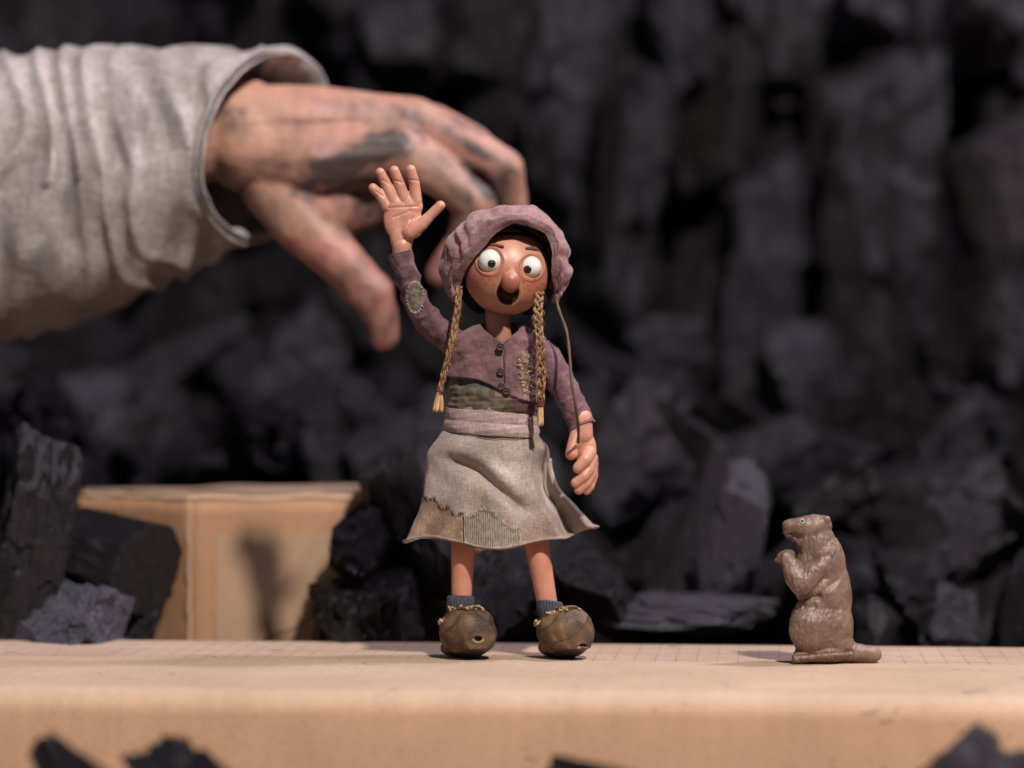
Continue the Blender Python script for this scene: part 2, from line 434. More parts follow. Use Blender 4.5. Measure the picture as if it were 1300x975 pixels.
def lump(name, me, x, y, Y, w, h, dep, rot=(0, 0, 0), label=None, group=None, cat='charcoal'):
    """centre at photo point (x,y), Y metres behind the puppet, half sizes w,h in photo pixels, dep in metres"""
    o = bpy.data.objects.new(name, me); COL.objects.link(o)
    o.location = u1(x, y, Y * K); s = (1 + Y) / K
    o.scale = (w * s, dep, h * s); o.rotation_euler = tuple(math.radians(a) for a in rot)
    return tag(o, label, cat, group)

LOG = char_mesh('charcoal_log', 5, 'log', M['char_black'], True, .10, .6)
def uniq(seed, kind, mat, amp=.5): return char_mesh('charcoal_lump', seed, kind, M[mat], True, amp * .8, .55)
# near left
lump('charcoal_lump', uniq(57, 'block', 'char_mid', .9), 44, 700, .085, 52, 145, .018, (4, 9, 12), 'tall grey weathered charcoal piece standing at the left edge behind the stage')
lump('charcoal_log', LOG, 138, 710, .10, 62, 66, .028, (4, 101, -24), 'black octagonal charcoal log segment leaning against the left side of the carton')
lump('charcoal_lump', uniq(15, 'chunk', 'char_ash', .8), 96, 812, .078, 92, 96, .028, (20, 30, 0), 'pale ashy sparkling charcoal chunk below the black log segment')
lump('charcoal_lump', uniq(13, 'chunk', 'char_black'), 170, 802, .105, 30, 55, .02, (0, 30, 0), 'small black charcoal chunk under the right end of the log segment')
lump('charcoal_lump', uniq(14, 'slab', 'char_black'), 84, 672, .14, 22, 40, .02, (0, -20, 0), 'narrow black charcoal sliver peeking out above the log segment')
lump('charcoal_lump', uniq(15, 'chunk', 'char'), -6, 735, .075, 34, 90, .02, (0, -6, 0), 'dark grey charcoal piece cut off by the left edge of the photo')
lump('charcoal_lump', uniq(31, 'slab', 'char_black'), 52, 775, .11, 26, 70, .02, (0, 42, 0), 'black charcoal stick leaning between the tall grey piece and the ashy chunk')
# beside the carton, centre
lump('charcoal_lump', uniq(16, 'slab', 'char'), 500, 640, .125, 46, 72, .02, (8, -14, 10), 'smooth dark charcoal slab leaning over the right end of the carton')
lump('charcoal_lump', uniq(17, 'chunk', 'char'), 452, 700, .105, 44, 52, .02, (0, 20, -10), 'rounded grey charcoal chunk in front of the right end of the carton')
lump('charcoal_lump', uniq(18, 'slab', 'char_black', .6), 466, 785, .085, 76, 52, .028, (6, -8, 6), 'jet black jagged charcoal block low against the carton')
lump('charcoal_lump', uniq(19, 'chunk', 'char'), 545, 720, .125, 62, 80, .03, (0, -16, 20), 'dark charcoal boulder behind the left leg of the puppet')
lump('charcoal_lump', uniq(20, 'slab', 'char'), 640, 762, .13, 62, 66, .03, (0, 40, -14), 'dark tilted charcoal chunk seen between the legs of the puppet')
lump('charcoal_lump', uniq(32, 'chunk', 'char_black'), 745, 745, .14, 62, 70, .03, (0, -30, 10), 'black charcoal chunk behind the right leg of the puppet')
# right of the puppet
lump('charcoal_lump', uniq(21, 'slab', 'char_ash', .5), 893, 668, .16, 13, 88, .012, (6, 14, 20), 'thin pale upright charcoal stick leaning beside a grey block')
lump('charcoal_lump', uniq(22, 'slab', 'char_ash', .5), 938, 690, .165, 38, 86, .02, (12, 9, -14), 'upright grey charcoal block with vertical grain left of the figurine')
lump('charcoal_lump', uniq(23, 'slab', 'char_ash', .7), 880, 778, .13, 24, 92, .03, (20, 93, 0), 'flat grey charcoal plank lying left of the figurine')
lump('charcoal_lump', uniq(24, 'slab', 'char'), 842, 700, .18, 26, 74, .02, (0, 22, 20), 'dark charcoal shard leaning left of the pale stick')
lump('charcoal_lump', uniq(25, 'slab', 'char'), 915, 578, .24, 22, 80, .02, (0, -56, 0), 'long charcoal stick slanting down above the grey block')
lump('charcoal_lump', uniq(26, 'chunk', 'char'), 1108, 796, .12, 36, 50, .02, (0, 8, 0), 'striped charcoal chunk just behind the tail of the figurine')
lump('charcoal_lump', uniq(27, 'chunk', 'char'), 1205, 792, .14, 68, 50, .03, (0, 70, 12), 'broad dark charcoal boulder right of the figurine')
lump('charcoal_lump', uniq(28, 'slab', 'char'), 1292, 770, .13, 26, 70, .02, (0, 16, 0), 'charcoal piece cut off by the right edge at stage level')
lump('charcoal_lump', uniq(29, 'log', 'char_black', .6), 1030, 625, .26, 52, 62, .04, (0, 60, 10), 'large black charcoal log end above the figurine')
lump('charcoal_lump', uniq(30, 'chunk', 'char'), 1000, 742, .17, 46, 70, .03, (0, 12, 0), 'dark charcoal chunk directly behind the figurine')
# in front of the stage
fr = [(112, 1006, -.215, 40, 56, (20, -52, 20), 'charcoal tip poking up at the bottom left corner', 41),
      (250, 1024, -.205, 46, 62, (10, -24, 30), 'black pointed charcoal piece at the bottom, right of the corner tip', 42),
      (754, 996, -.20, 20, 32, (0, 14, 30), 'small glossy charcoal tip at the bottom below the right shoe', 43),
      (1222, 1026, -.205, 74, 68, (14, 40, -20), 'largest foreground charcoal chunk at the bottom right below the figurine', 44)]
for x, y, Y, ww, hh, rot, lab, sd in fr:
    lump('charcoal_lump', uniq(sd, 'block', 'char', .8), x, y, Y, ww, hh, .022, rot, lab)
# the heap and the wall behind
VAR = [char_mesh('charcoal_variant', 100 + i, k, M['char_far'], False, .6, .75) for i, k in enumerate(['slab', 'slab', 'slab', 'chunk', 'chunk', 'chunk', 'slab', 'log', 'chunk', 'slab'])]
SL = [VAR[i] for i in (0, 1, 2, 6, 9)]; CH = [VAR[i] for i in (3, 4, 5, 8, 7)]
rnd = random.Random(77)
# notable wall pieces (x, y, Y, half w, half h, roll, tilt, turn, label)
notable = [
 (1245, 20, .50, 50, 66, 4, -22, 10, 'pale bluish charcoal slab in the top right corner of the wall'),
 (1098, 18, .52, 46, 50, 0, -14, 6, 'grey square-ended charcoal slab in the top edge left of the pale corner one'),
 (1168, 30, .54, 22, 50, -8, -6, 20, 'narrow charcoal piece between the two pale slabs at the top right'),
 (1095, 220, .50, 62, 150, 2, 4, 14, 'large tall brownish charcoal slab high in the right half of the wall'),
 (1258, 250, .50, 26, 90, 2, -6, 22, 'tall mauve charcoal splinter near the right edge of the wall'),
 (1275, 440, .46, 50, 80, -6, -12, 8, 'pale broad charcoal piece at the right edge at middle height'),
 (970, 440, .48, 46, 170, 1, 2, -12, 'long straight charcoal plank standing right of the centre of the wall'),
 (1080, 510, .48, 44, 150, -1, 0, 16, 'long vertical charcoal plank above the figurine'),
 (1150, 480, .50, 34, 160, 2, 3, -8, 'narrow vertical charcoal plank right of the one above the figurine'),
 (800, 200, .50, 36, 110, 8, 0, 16, 'slanting charcoal slab right of the bonnet'),
 (960, 300, .52, 40, 90, -3, -10, 12, 'charcoal slab with a bright lower end left of the brownish slab'),
 (900, 150, .53, 60, 110, 6, 6, -20, 'wide shadowed charcoal slab high right of the centre'),
 (860, 60, .52, 40, 80, -14, -8, 10, 'charcoal piece at the top edge right of the puppet'),
 (740, 60, .52, 50, 90, 12, -4, -14, 'charcoal piece at the top edge above the bonnet'),
 (620, 50, .52, 60, 80, 20, -2, 12, 'charcoal piece at the top edge above the fingers'),
 (500, 40, .54, 60, 70, -18, -4, 10, 'charcoal piece at the top edge above the back of the hand'),
 (380, 480, .42, 50, 80, 26, -16, 0, 'bluish charcoal piece below the thumb'),
 (430, 400, .46, 42, 70, -16, -14, 18, 'charcoal piece seen between the cuff and the thumb'),
 (1205, 600, .42, 52, 90, 14, -4, 14, 'charcoal slab leaning to the right above stage level'),
 (830, 520, .40, 80, 60, -70, -10, 6, 'flat charcoal slab lying right of the lowered hand'),
 (340, 570, .30, 70, 46, 84, -10, 0, 'low rounded charcoal lump behind the carton top'),
 (700, 185, .50, 46, 92, 10, -10, 12, 'charcoal piece just above and right of the bonnet crown'),
 (640, 130, .53, 40, 80, -12, -4, -10, 'charcoal piece showing above the bent fingers'),
 (775, 330, .50, 34, 100, 6, -6, 14, 'upright charcoal piece just right of the bonnet'),
 (60, 560, .28, 60, 90, -26, 0, 10, 'dark charcoal lump at the left edge behind the tall grey piece'),
]
for x, y, Y, ww, hh, roll, tilt, turn, lab in notable:
    pool = SL if hh > ww else CH
    me_ = rnd.choice(pool)
    if any(q in lab for q in ('pale', 'mauve', 'bright', 'bluish', 'grey square')): me_ = me_.copy(); me_.materials[0] = M['char_pale']  # these pieces get their own paler charcoal colour
    o = lump('charcoal_lump', me_, x, y, Y, ww * .98, hh * 1.0, .03 + ww * .0002, (tilt, roll, turn), lab)
LM = [('the sleeve', 150, 230), ('the cuff', 330, 90), ('the large knuckles', 560, 130), ('the bonnet', 640, 265), ('the waving hand', 510, 250), ('the large thumb', 480, 430),
      ('the pale corner slab', 1245, 30), ('the tall brownish slab', 1095, 220), ('the mauve splinter', 1258, 250), ('the lowered hand', 740, 580), ('the figurine', 1045, 740), ('the carton', 270, 620), ('the tall grey piece', 45, 690), ('the upright grey block', 938, 690), ('the bare legs', 640, 730), ('the slanting stick', 915, 578), ('the bonnet string', 725, 470),
      ('the wide shadowed slab', 900, 150), ('the long straight plank', 970, 440), ('the leaning slab', 1205, 600), ('the black log end', 1030, 625), ('the top left corner', 0, 0), ('the pale broad piece', 1275, 440)]
def auto_label(x, y, w, h, roll, where):
    n, lx, ly = min(LM, key=lambda q: math.hypot(q[1] - x, q[2] - y)); dx, dy = x - lx, y - ly; D = math.hypot(dx, dy)
    a = math.degrees(math.atan2(-dy, dx)) % 360
    side = ('right of', 'above and right of', 'above', 'above and left of', 'left of', 'below and left of', 'below', 'below and right of')[int((a + 22.5) // 45) % 8]
    roll = abs((roll + 90) % 180 - 90)
    pose = 'upright' if roll < 18 else 'slanting' if roll < 58 else 'lying'
    size = 'narrow' if w / h < .5 else 'stubby' if w / h > .8 else 'broad' if w > 52 else 'middling'
    far = 'just ' if D < 75 else 'well ' if D > 160 else ''
    return '%s %s charcoal piece in the %s, %s%s %s' % (size, pose, where, far, side, n)
WG = 'charcoal pieces stacked up the wall behind'; HG = 'charcoal pieces heaped behind the stage'
def filler(pool, px, py, Y, w, h, dep, tilt, roll, turn, where, group):
    lump('charcoal_lump', rnd.choice(pool), px, py, Y, w, h, dep, (tilt, roll, turn), auto_label(px, py, w, h, roll, where), group)
for row, y in enumerate(range(-30, 600, 78)):
    for k, x in enumerate(range(-30, 1370, 78)):
        px = x + rnd.uniform(-36, 36) + (row % 2) * 44; py = y + rnd.uniform(-34, 34)
        if px > 700: filler(SL, px, py, .60 + rnd.uniform(-.05, .06), rnd.uniform(22, 50), rnd.uniform(70, 130), .04, rnd.uniform(-24, 8), rnd.gauss(0, 5), rnd.uniform(-35, 45), 'wall', WG)
        else: filler(SL + CH, px, py, .60 + rnd.uniform(-.05, .06), rnd.uniform(30, 56), rnd.uniform(46, 96), .04, rnd.uniform(-26, 16), rnd.gauss(20, 30), rnd.uniform(-40, 40), 'wall', WG)
for row, (y, Y) in enumerate(((480, .47), (545, .41), (610, .34), (670, .29), (730, .24), (790, .21))):
    for x in range(-30, 1370, 88):
        px = x + rnd.uniform(-34, 34) + (row % 2) * 50; py = y + rnd.uniform(-18, 22)
        if 60 < px < 480 and Y < .32: continue
        filler(CH + SL[:2], px, py, Y + rnd.uniform(-.02, .03), rnd.uniform(30, 54), rnd.uniform(46, 84), .035, rnd.uniform(-25, 25), rnd.uniform(-85, 85), rnd.uniform(-40, 40), 'heap', HG)

# ------------------------------------------------------------------ person (sleeve and hand)
D0 = 470.0
person = thing('person', 'person reaching in from the left with a soot-smeared hand in a wide pale grey sleeve', 'person', u1(-150, 700, D0))
def human():
    mb = MB()
    mb.chain([(60, 215, D0 + 8, 62), (200, 190, D0 + 4, 58), (290, 168, D0, 56)])
    mb.ell((312, 172, D0), (60, 72, 50))
    mb.chain([(312, 190, D0 - 22, 46), (400, 205, D0 - 34, 50), (505, 190, D0 - 38, 34)])
    mb.chain([(300, 165, D0 - 4, 58), (400, 158, D0 - 6, 50), (528, 154, D0 - 6, 31)])
    mb.chain([(300, 160, D0 + 24, 54), (420, 155, D0 + 30, 44), (548, 160, D0 + 30, 29)])
    mb.chain([(300, 165, D0 + 44, 50), (420, 170, D0 + 58, 40), (540, 182, D0 + 62, 27)])
    mb.ell((505, 184, D0 - 46), (30, 26, 22)); mb.ell((530, 148, D0 - 14), (30, 22, 22))     # knuckles
    mb.chain([(505, 192, D0 - 40, 33), (560, 224, D0 - 46, 28), (604, 258, D0 - 44, 27), (588, 305, D0 - 20, 22), (556, 348, D0 - 6, 17)])   # index
    mb.chain([(528, 156, D0 - 8, 31), (586, 182, D0 - 16, 28), (640, 214, D0 - 14, 26), (650, 268, D0 + 8, 22), (628, 326, D0 + 26, 17)])    # middle
    mb.chain([(548, 160, D0 + 30, 29), (600, 184, D0 + 26, 26), (644, 232, D0 + 32, 24), (640, 290, D0 + 50, 20), (612, 330, D0 + 58, 16)])  # ring
    mb.chain([(540, 182, D0 + 62, 27), (590, 222, D0 + 66, 22), (612, 262, D0 + 70, 20), (600, 306, D0 + 78, 17), (580, 330, D0 + 80, 14)])   # little
    mb.chain([(345, 236, D0 - 18, 40), (385, 284, D0 - 42, 40), (432, 330, D0 - 54, 31), (470, 372, D0 - 56, 28), (484, 400, D0 - 50, 23), (488, 426, D0 - 46, 20)])      # thumb
    mb.ell((470, 370, D0 - 58), (30, 27, 27)); mb.ell((400, 260, D0 - 20), (60, 45, 34))
    mb.ell((452, 238, D0 + 14), (58, 56, 40)); mb.ell((415, 262, D0 - 6), (52, 46, 36)); mb.ell((378, 248, D0 - 16), (60, 48, 40))
    def push(v, n):
        k = 1.3 * nz(v, .03, 2) + .6 * nz(v, .09, 5)
        # tendons on the back of the hand
        if 330 < v[0] < 520 and n[1] < .6:
            for (x0, y0, x1, y1) in ((330, 175, 505, 178), (330, 150, 528, 148), (330, 205, 500, 196)):
                t = (v[0] - x0) / (x1 - x0); yy = y0 + (y1 - y0) * t; k += 1.8 * math.exp(-((v[1] - yy) / 7) ** 2) * smoothstep(0, .3, t)
        # knuckle creases
        for (x, y) in ((604, 258), (640, 212), (468, 368)):
            r = math.hypot(v[0] - x, v[1] - y)
            if r < 26: k += .8 * math.sin((v[0] - x) * .7 + (v[1] - y) * .35) * (1 - r / 26)
        return k
    V, F = blob(mb, 3.0, 12, push)
    smears = [(438, 214, 74, 28, -.5, 1.15), (492, 182, 44, 22, -.2, 1.15), (455, 235, 50, 26, -.3, .6), (400, 218, 26, 34, .3, .5), (480, 250, 46, 44, .5, .8), (520, 146, 34, 9, .35, .6), (605, 190, 58, 9, .55, .85),
              (612, 232, 44, 13, .8, 1.0), (560, 205, 36, 12, .5, .45), (640, 235, 14, 34, -.2, .75), (350, 215, 30, 22, .4, .35), (376, 160, 36, 16, .2, .22), (486, 420, 22, 22, 0, .35), (590, 250, 26, 12, .7, .6), (430, 285, 36, 14, .6, .35)]
    base = (.42, .235, .165)
    def col(v):
        c = mix(base, (.43, .215, .16), max(0, min(1, .5 + 1.2 * nz(v, .018, 9))))
        if v[1] > 300: c = mix(c, (.50, .20, .17), .5)
        c = mix(c, (.52, .29, .19), .8 * smoothstep(420, 300, v[0]) * smoothstep(230, 140, v[1]))
        m = 0
        for (x, y, a, b, r, s) in smears:
            dx, dy = v[0] - x, v[1] - y; q = math.hypot((dx * math.cos(r) + dy * math.sin(r)) / a, (-dx * math.sin(r) + dy * math.cos(r)) / b)
            q += .45 * nz(v, .05, x); m = max(m, s * smoothstep(1.35, .30, q))
        m = max(m, .42 * smoothstep(.0, .45, nz(v, .016, 31) + .3 * nz(v, .05, 3)))
        m += .5 * max(0, nz(v, .11, 17)) * smoothstep(.05, .5, m); return mix(c, (.035, .026, .028), min(.93, m))
    obj('hand', V, F, M['human_skin'], person, col)
    # sleeve: rings from the shoulder side to the cuff
    ctrl = [  # centre x,y,d | vertical half (x,y) | near half (x,d)
        (-230, 262, 0, -6, -196, -20, -150), (-120, 258, 0, -4, -190, -24, -150), (0, 250, 0, 0, -182, -30, -146), (110, 232, 0, 4, -172, -44, -142),
        (210, 212, 0, 10, -152, -60, -134), (280, 196, 0, 16, -134, -74, -126), (322, 187, 0, 18, -124, -80, -122), (336, 184, 0, 18, -121, -82, -120)]
    ct = spline(ctrl, 150); n = 220; V = []
    for j, c in enumerate(ct):
        t = j / 149
        for i in range(n):
            th = 2 * math.pi * i / n; C, S = math.cos(th), math.sin(th)     # C=1 top, S=1 near
            x = c[0] + c[3] * C + c[5] * S; y = c[1] + c[4] * C; d = D0 + c[2] + c[6] * S
            fold = 0
            body = smoothstep(0, .1, t) * (1 - smoothstep(.86, .93, t))
            ph = x * .085 + 1.8 * math.sin(th * 1.0 + .5) + 3.0 * nz((x * .006, S * 1.2, C * 1.2), 1, 3)
            ph = x * .060 + 1.6 * math.sin(th + .5) + 5.5 * nz((x * .008, S * .9, C * .9), 1, 3); am = .35 + 1.1 * max(0, .5 + nz((x * .012, C * 1.3, S * 1.3), 1, 21)); fold += (math.exp(-(math.sin(ph) / .6) ** 2) * 21 - 9) * am; fold += 4 * math.sin(x * .13 + 2.2 * math.sin(th * 2) + 4 * nz((x * .01, C, S), 1, 6)) * max(0, nz((x * .015, C * 2, S * 2), 1, 30)) * 2
            fold += 14 * nz((x * .012, C * 1.6, S * 1.6), 1, 8)
            fold *= body * (.45 + .5 * (1 - C) if C > 0 else .55 + .35 * nz((x * .01, C, S), 1, 4))
            fold += 1.5 * nz((x * .05, C * 5, S * 5))
            # rolled hem at the cuff
            hem = smoothstep(.90, .915, t); fold += 3.2 * hem + (3 if t > .985 else 0)
            k = fold; x += 0; y += -k * C * .9; d += -k * S
            x += 4 * nz((C * 3, S * 3, 2)) * t
            V.append((x, y, d))
    F = grid_faces(150, n, True)
    def cs(v):
        c = (.41, .365, .35); stv = nz((v[0] * .035 + .2 * math.sin(v[1] * .02), v[1] * .006, v[2] * .006), 1, 40); c = mix(c, (.22, .20, .19), .75 * smoothstep(.02, .4, stv)); s = smoothstep(-.05, .45, nz(v, .012, 4)); c = mix(c, (.27, .235, .215), s * .7)  # grey streaks: stains plus fold shading put into the colour
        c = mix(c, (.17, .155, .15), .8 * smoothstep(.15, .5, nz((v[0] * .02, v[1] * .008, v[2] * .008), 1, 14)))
        c = mix(c, (.20, .15, .12), .65 * smoothstep(300, 390, v[1] + 30 * nz(v, .01, 2)))  # shade on the sleeve's underside put into the cloth colour
        return c
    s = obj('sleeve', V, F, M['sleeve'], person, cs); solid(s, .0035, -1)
    # hem seam line
    mb = MB(); j = int(.905 * 149); ring = [V[j * n + i] for i in range(n)] + [V[j * n]]
    mb.tube([(p[0], p[1], p[2] - .5) for p in ring], 1.6, 6)
    obj('hem_seam', mb.V, mb.F, M['sleeve'], s, (.20, .17, .15))
human()

# ------------------------------------------------------------------ puppet
P = thing('puppet', 'girl puppet with wide round eyes, mauve bonnet and straw braids waving its raised hand', 'puppet', (-.0035, 0, 0))
HC = np.array([643, 345, 0.]); HR = np.array([54, 55.5, 50.])
SK = (.56, .27, .17)
def hd(x, y):
    q = 1 - ((x - HC[0]) / HR[0]) ** 2 - ((y - HC[1]) / HR[1]) ** 2; return HC[2] - HR[2] * math.sqrt(max(q, .001))
def mouthq(x, y):
    dx = (x - 644.8) / 14.2; yy = y - 371; dy = yy / (16.2 if yy > 0 else 14.5); return math.hypot(dx, dy)
def head():
    nu, nv = 220, 160; V = []; N = []
    for j in range(nv + 1):
        t = math.pi * j / nv
        for i in range(nu):
            p = 2 * math.pi * i / nu; n = np.array([math.sin(t) * math.cos(p), -math.cos(t), math.sin(t) * math.sin(p)])
            v = HC + HR * n
            if v[2] < -8:
                q = mouthq(v[0], v[1]); v = v + n * (-5 * smoothstep(1.0, .84, q)) + n * (1.0 * math.exp(-((q - 1.16) / .16) ** 2))
                for (ex, ey, r) in ((622.5, 331.5, 16.5), (674, 339, 15.5)):
                    e = math.hypot(v[0] - ex, v[1] - ey) / r; v = v + n * (1.3 * math.exp(-((e - 1.08) / .12) ** 2)) - n * 3 * smoothstep(1, .7, e)
            V.append(v)
    F = [(0 + j * nu + i, j * nu + (i + 1) % nu, (j + 1) * nu + (i + 1) % nu, (j + 1) * nu + i) for j in range(nv) for i in range(nu)]
    frk = [(612, 353), (606, 358), (616, 361), (622, 355), (603, 350), (611, 366), (664, 358), (670, 363), (677, 360), (682, 366), (672, 369), (688, 361), (679, 354), (666, 366), (619, 349), (627, 361), (686, 371)]
    def col(v):
        if v[2] > -2: return (.30, .15, .10)
        c = SK
        for (cx, cy, r, s) in ((610, 356, 22, .75), (681, 363, 20, .8), (645, 348, 20, .45), (627, 318, 16, .25), (676, 324, 16, .25)):
            c = mix(c, (.47, .125, .08), s * math.exp(-(((v[0] - cx) / r) ** 2 + ((v[1] - cy) / (r * .75)) ** 2)))
        for (x, y) in frk:
            if math.hypot(v[0] - x, v[1] - y) < 1.3: c = mix(c, (.22, .07, .04), .7)
        for (ex, ey, r) in ((622.5, 331.5, 15.6), (674, 339, 14.6)):
            e = math.hypot(v[0] - ex, v[1] - ey) / r; c = mix(c, (.27, .10, .06), .6 * math.exp(-((e - 1.07) / .07) ** 2))
        q = mouthq(v[0], v[1]); c = mix(c, (.075, .034, .024), smoothstep(1.03, .93, q))
        return c
    h = obj('head', V, F, [M['puppet_skin'], M['mouth']], P, col)
    VV = np.array(V)
    for p in h.data.polygons:
        c = VV[list(p.vertices)].mean(0)
        if c[2] < -8 and mouthq(c[0], c[1]) < .97: p.material_index = 1
    for (ex, ey, r, ix, iy) in ((622.5, 331.5, 15.2, 624.2, 334.8), (674, 339, 14.0, 669.6, 342.2)):
        d = hd(ex, ey); mb = MB(); mb.ell((ex, ey, d + 7.5), (r, r, r * .92), nu=48, nv=32)
        e = obj('eye', mb.V, mb.F, M['eye'], h)
        def on(x, y): return d + 7.5 - r * .92 * math.sqrt(max(0, 1 - ((x - ex) / r) ** 2 - ((y - ey) / r) ** 2))
        dx, dy = (ix - ex) / r, (iy - ey) / r
        for nm, rr, pr, mt in (('iris', 5.5, .5, 'iris'), ('pupil', 2.7, .95, 'pupil')):
            Vv = [(ix, iy, on(ix, iy) - pr - .35)]; Ff = []
            for ring in range(1, 6):
                for i in range(28):
                    a = 2 * math.pi * i / 28; x = ix + rr * ring / 5 * math.cos(a); y = iy + rr * ring / 5 * math.sin(a)
                    Vv.append((x, y, on(x, y) - (pr if ring < 5 else -.3) - .35 * (1 - (ring / 5) ** 2)))
            for i in range(28): Ff.append((0, 1 + (i + 1) % 28, 1 + i))
            for ring in range(4):
                for i in range(28): a = 1 + ring * 28 + i; b = 1 + ring * 28 + (i + 1) % 28; Ff.append((a, b, b + 28, a + 28))
            obj(nm, Vv, Ff, M[mt], e)
    for pts in (((615.5, 313, 1.9), (624, 310.6, 2.8), (638, 313.2, 2.2)), ((668.5, 315.2, 2.0), (678, 315.5, 2.8), (690, 320.5, 1.7))):
        mb = MB(); mb.chain([(x, y, hd(x, y) - 1.2, r) for x, y, r in pts]); V2, F2 = blob(mb, .6, 3)
        obj('eyebrow', V2, F2, M['cloth'], h, (.15, .06, .05))
    mb = MB(); mb.ell((648.3, 357.5, hd(648, 358) - 8.5), (12.6, 14, 11.5)); mb.cap((649, 342, hd(649, 342) + 2), (648.5, 356, hd(648, 356) - 6), 5, 10)
    V3, F3 = blob(mb, 1.0, 8)
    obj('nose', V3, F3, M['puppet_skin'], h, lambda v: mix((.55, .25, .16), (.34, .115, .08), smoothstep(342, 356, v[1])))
    mb = MB(); mb.cap((631, 392, 4), (634, 432, 6), 15.5, 16); obj('neck', mb.V, mb.F, M['puppet_skin'], P, (.50, .23, .15))
    mb = MB(); mb.ell((643, 342, 13), (57, 57, 46), nu=60, nv=40)
    mb.ell((612, 372, 14), (26, 26, 24)); mb.ell((672, 376, 14), (26, 24, 22))
    V4, F4 = blob(mb, 2.0, 4, lambda v, n: 1.2 * nz((v[0] * .3, v[1] * .05, v[2] * .1)))
    # dark filler shape: the shadow inside the bonnet, put in as a solid
    obj('bonnet_shade', V4, F4, M['bonnet_shade'], P)
head()

def rim_shade_strands():
    mb = MB()
    for k in range(46):
        a = k / 45; x = 600 + 96 * a; top = 296 + 12 * abs(2 * a - 1) ** 2; y1 = 298 + 16 * (abs(2 * a - 1.05)) ** 2.2 + 1.2 * math.sin(k * 2.3)
        pts = [(x + (643 - x) * .12 * (1 - t), top + (y1 - top) * t, hd(max(592, min(695, x)), top + (y1 - top) * t) - .6 + .8 * t) for t in np.linspace(0, 1, 6)]
        mb.tube(pts, [2.6, 2.6, 2.4, 2.2, 1.8, 1.0], 6)
    return mb
_fr = rim_shade_strands(); obj('bonnet_shade', _fr.V, _fr.F, M['bonnet_shade'], P)  # added dark strands stand in for shade between bonnet rim and forehead

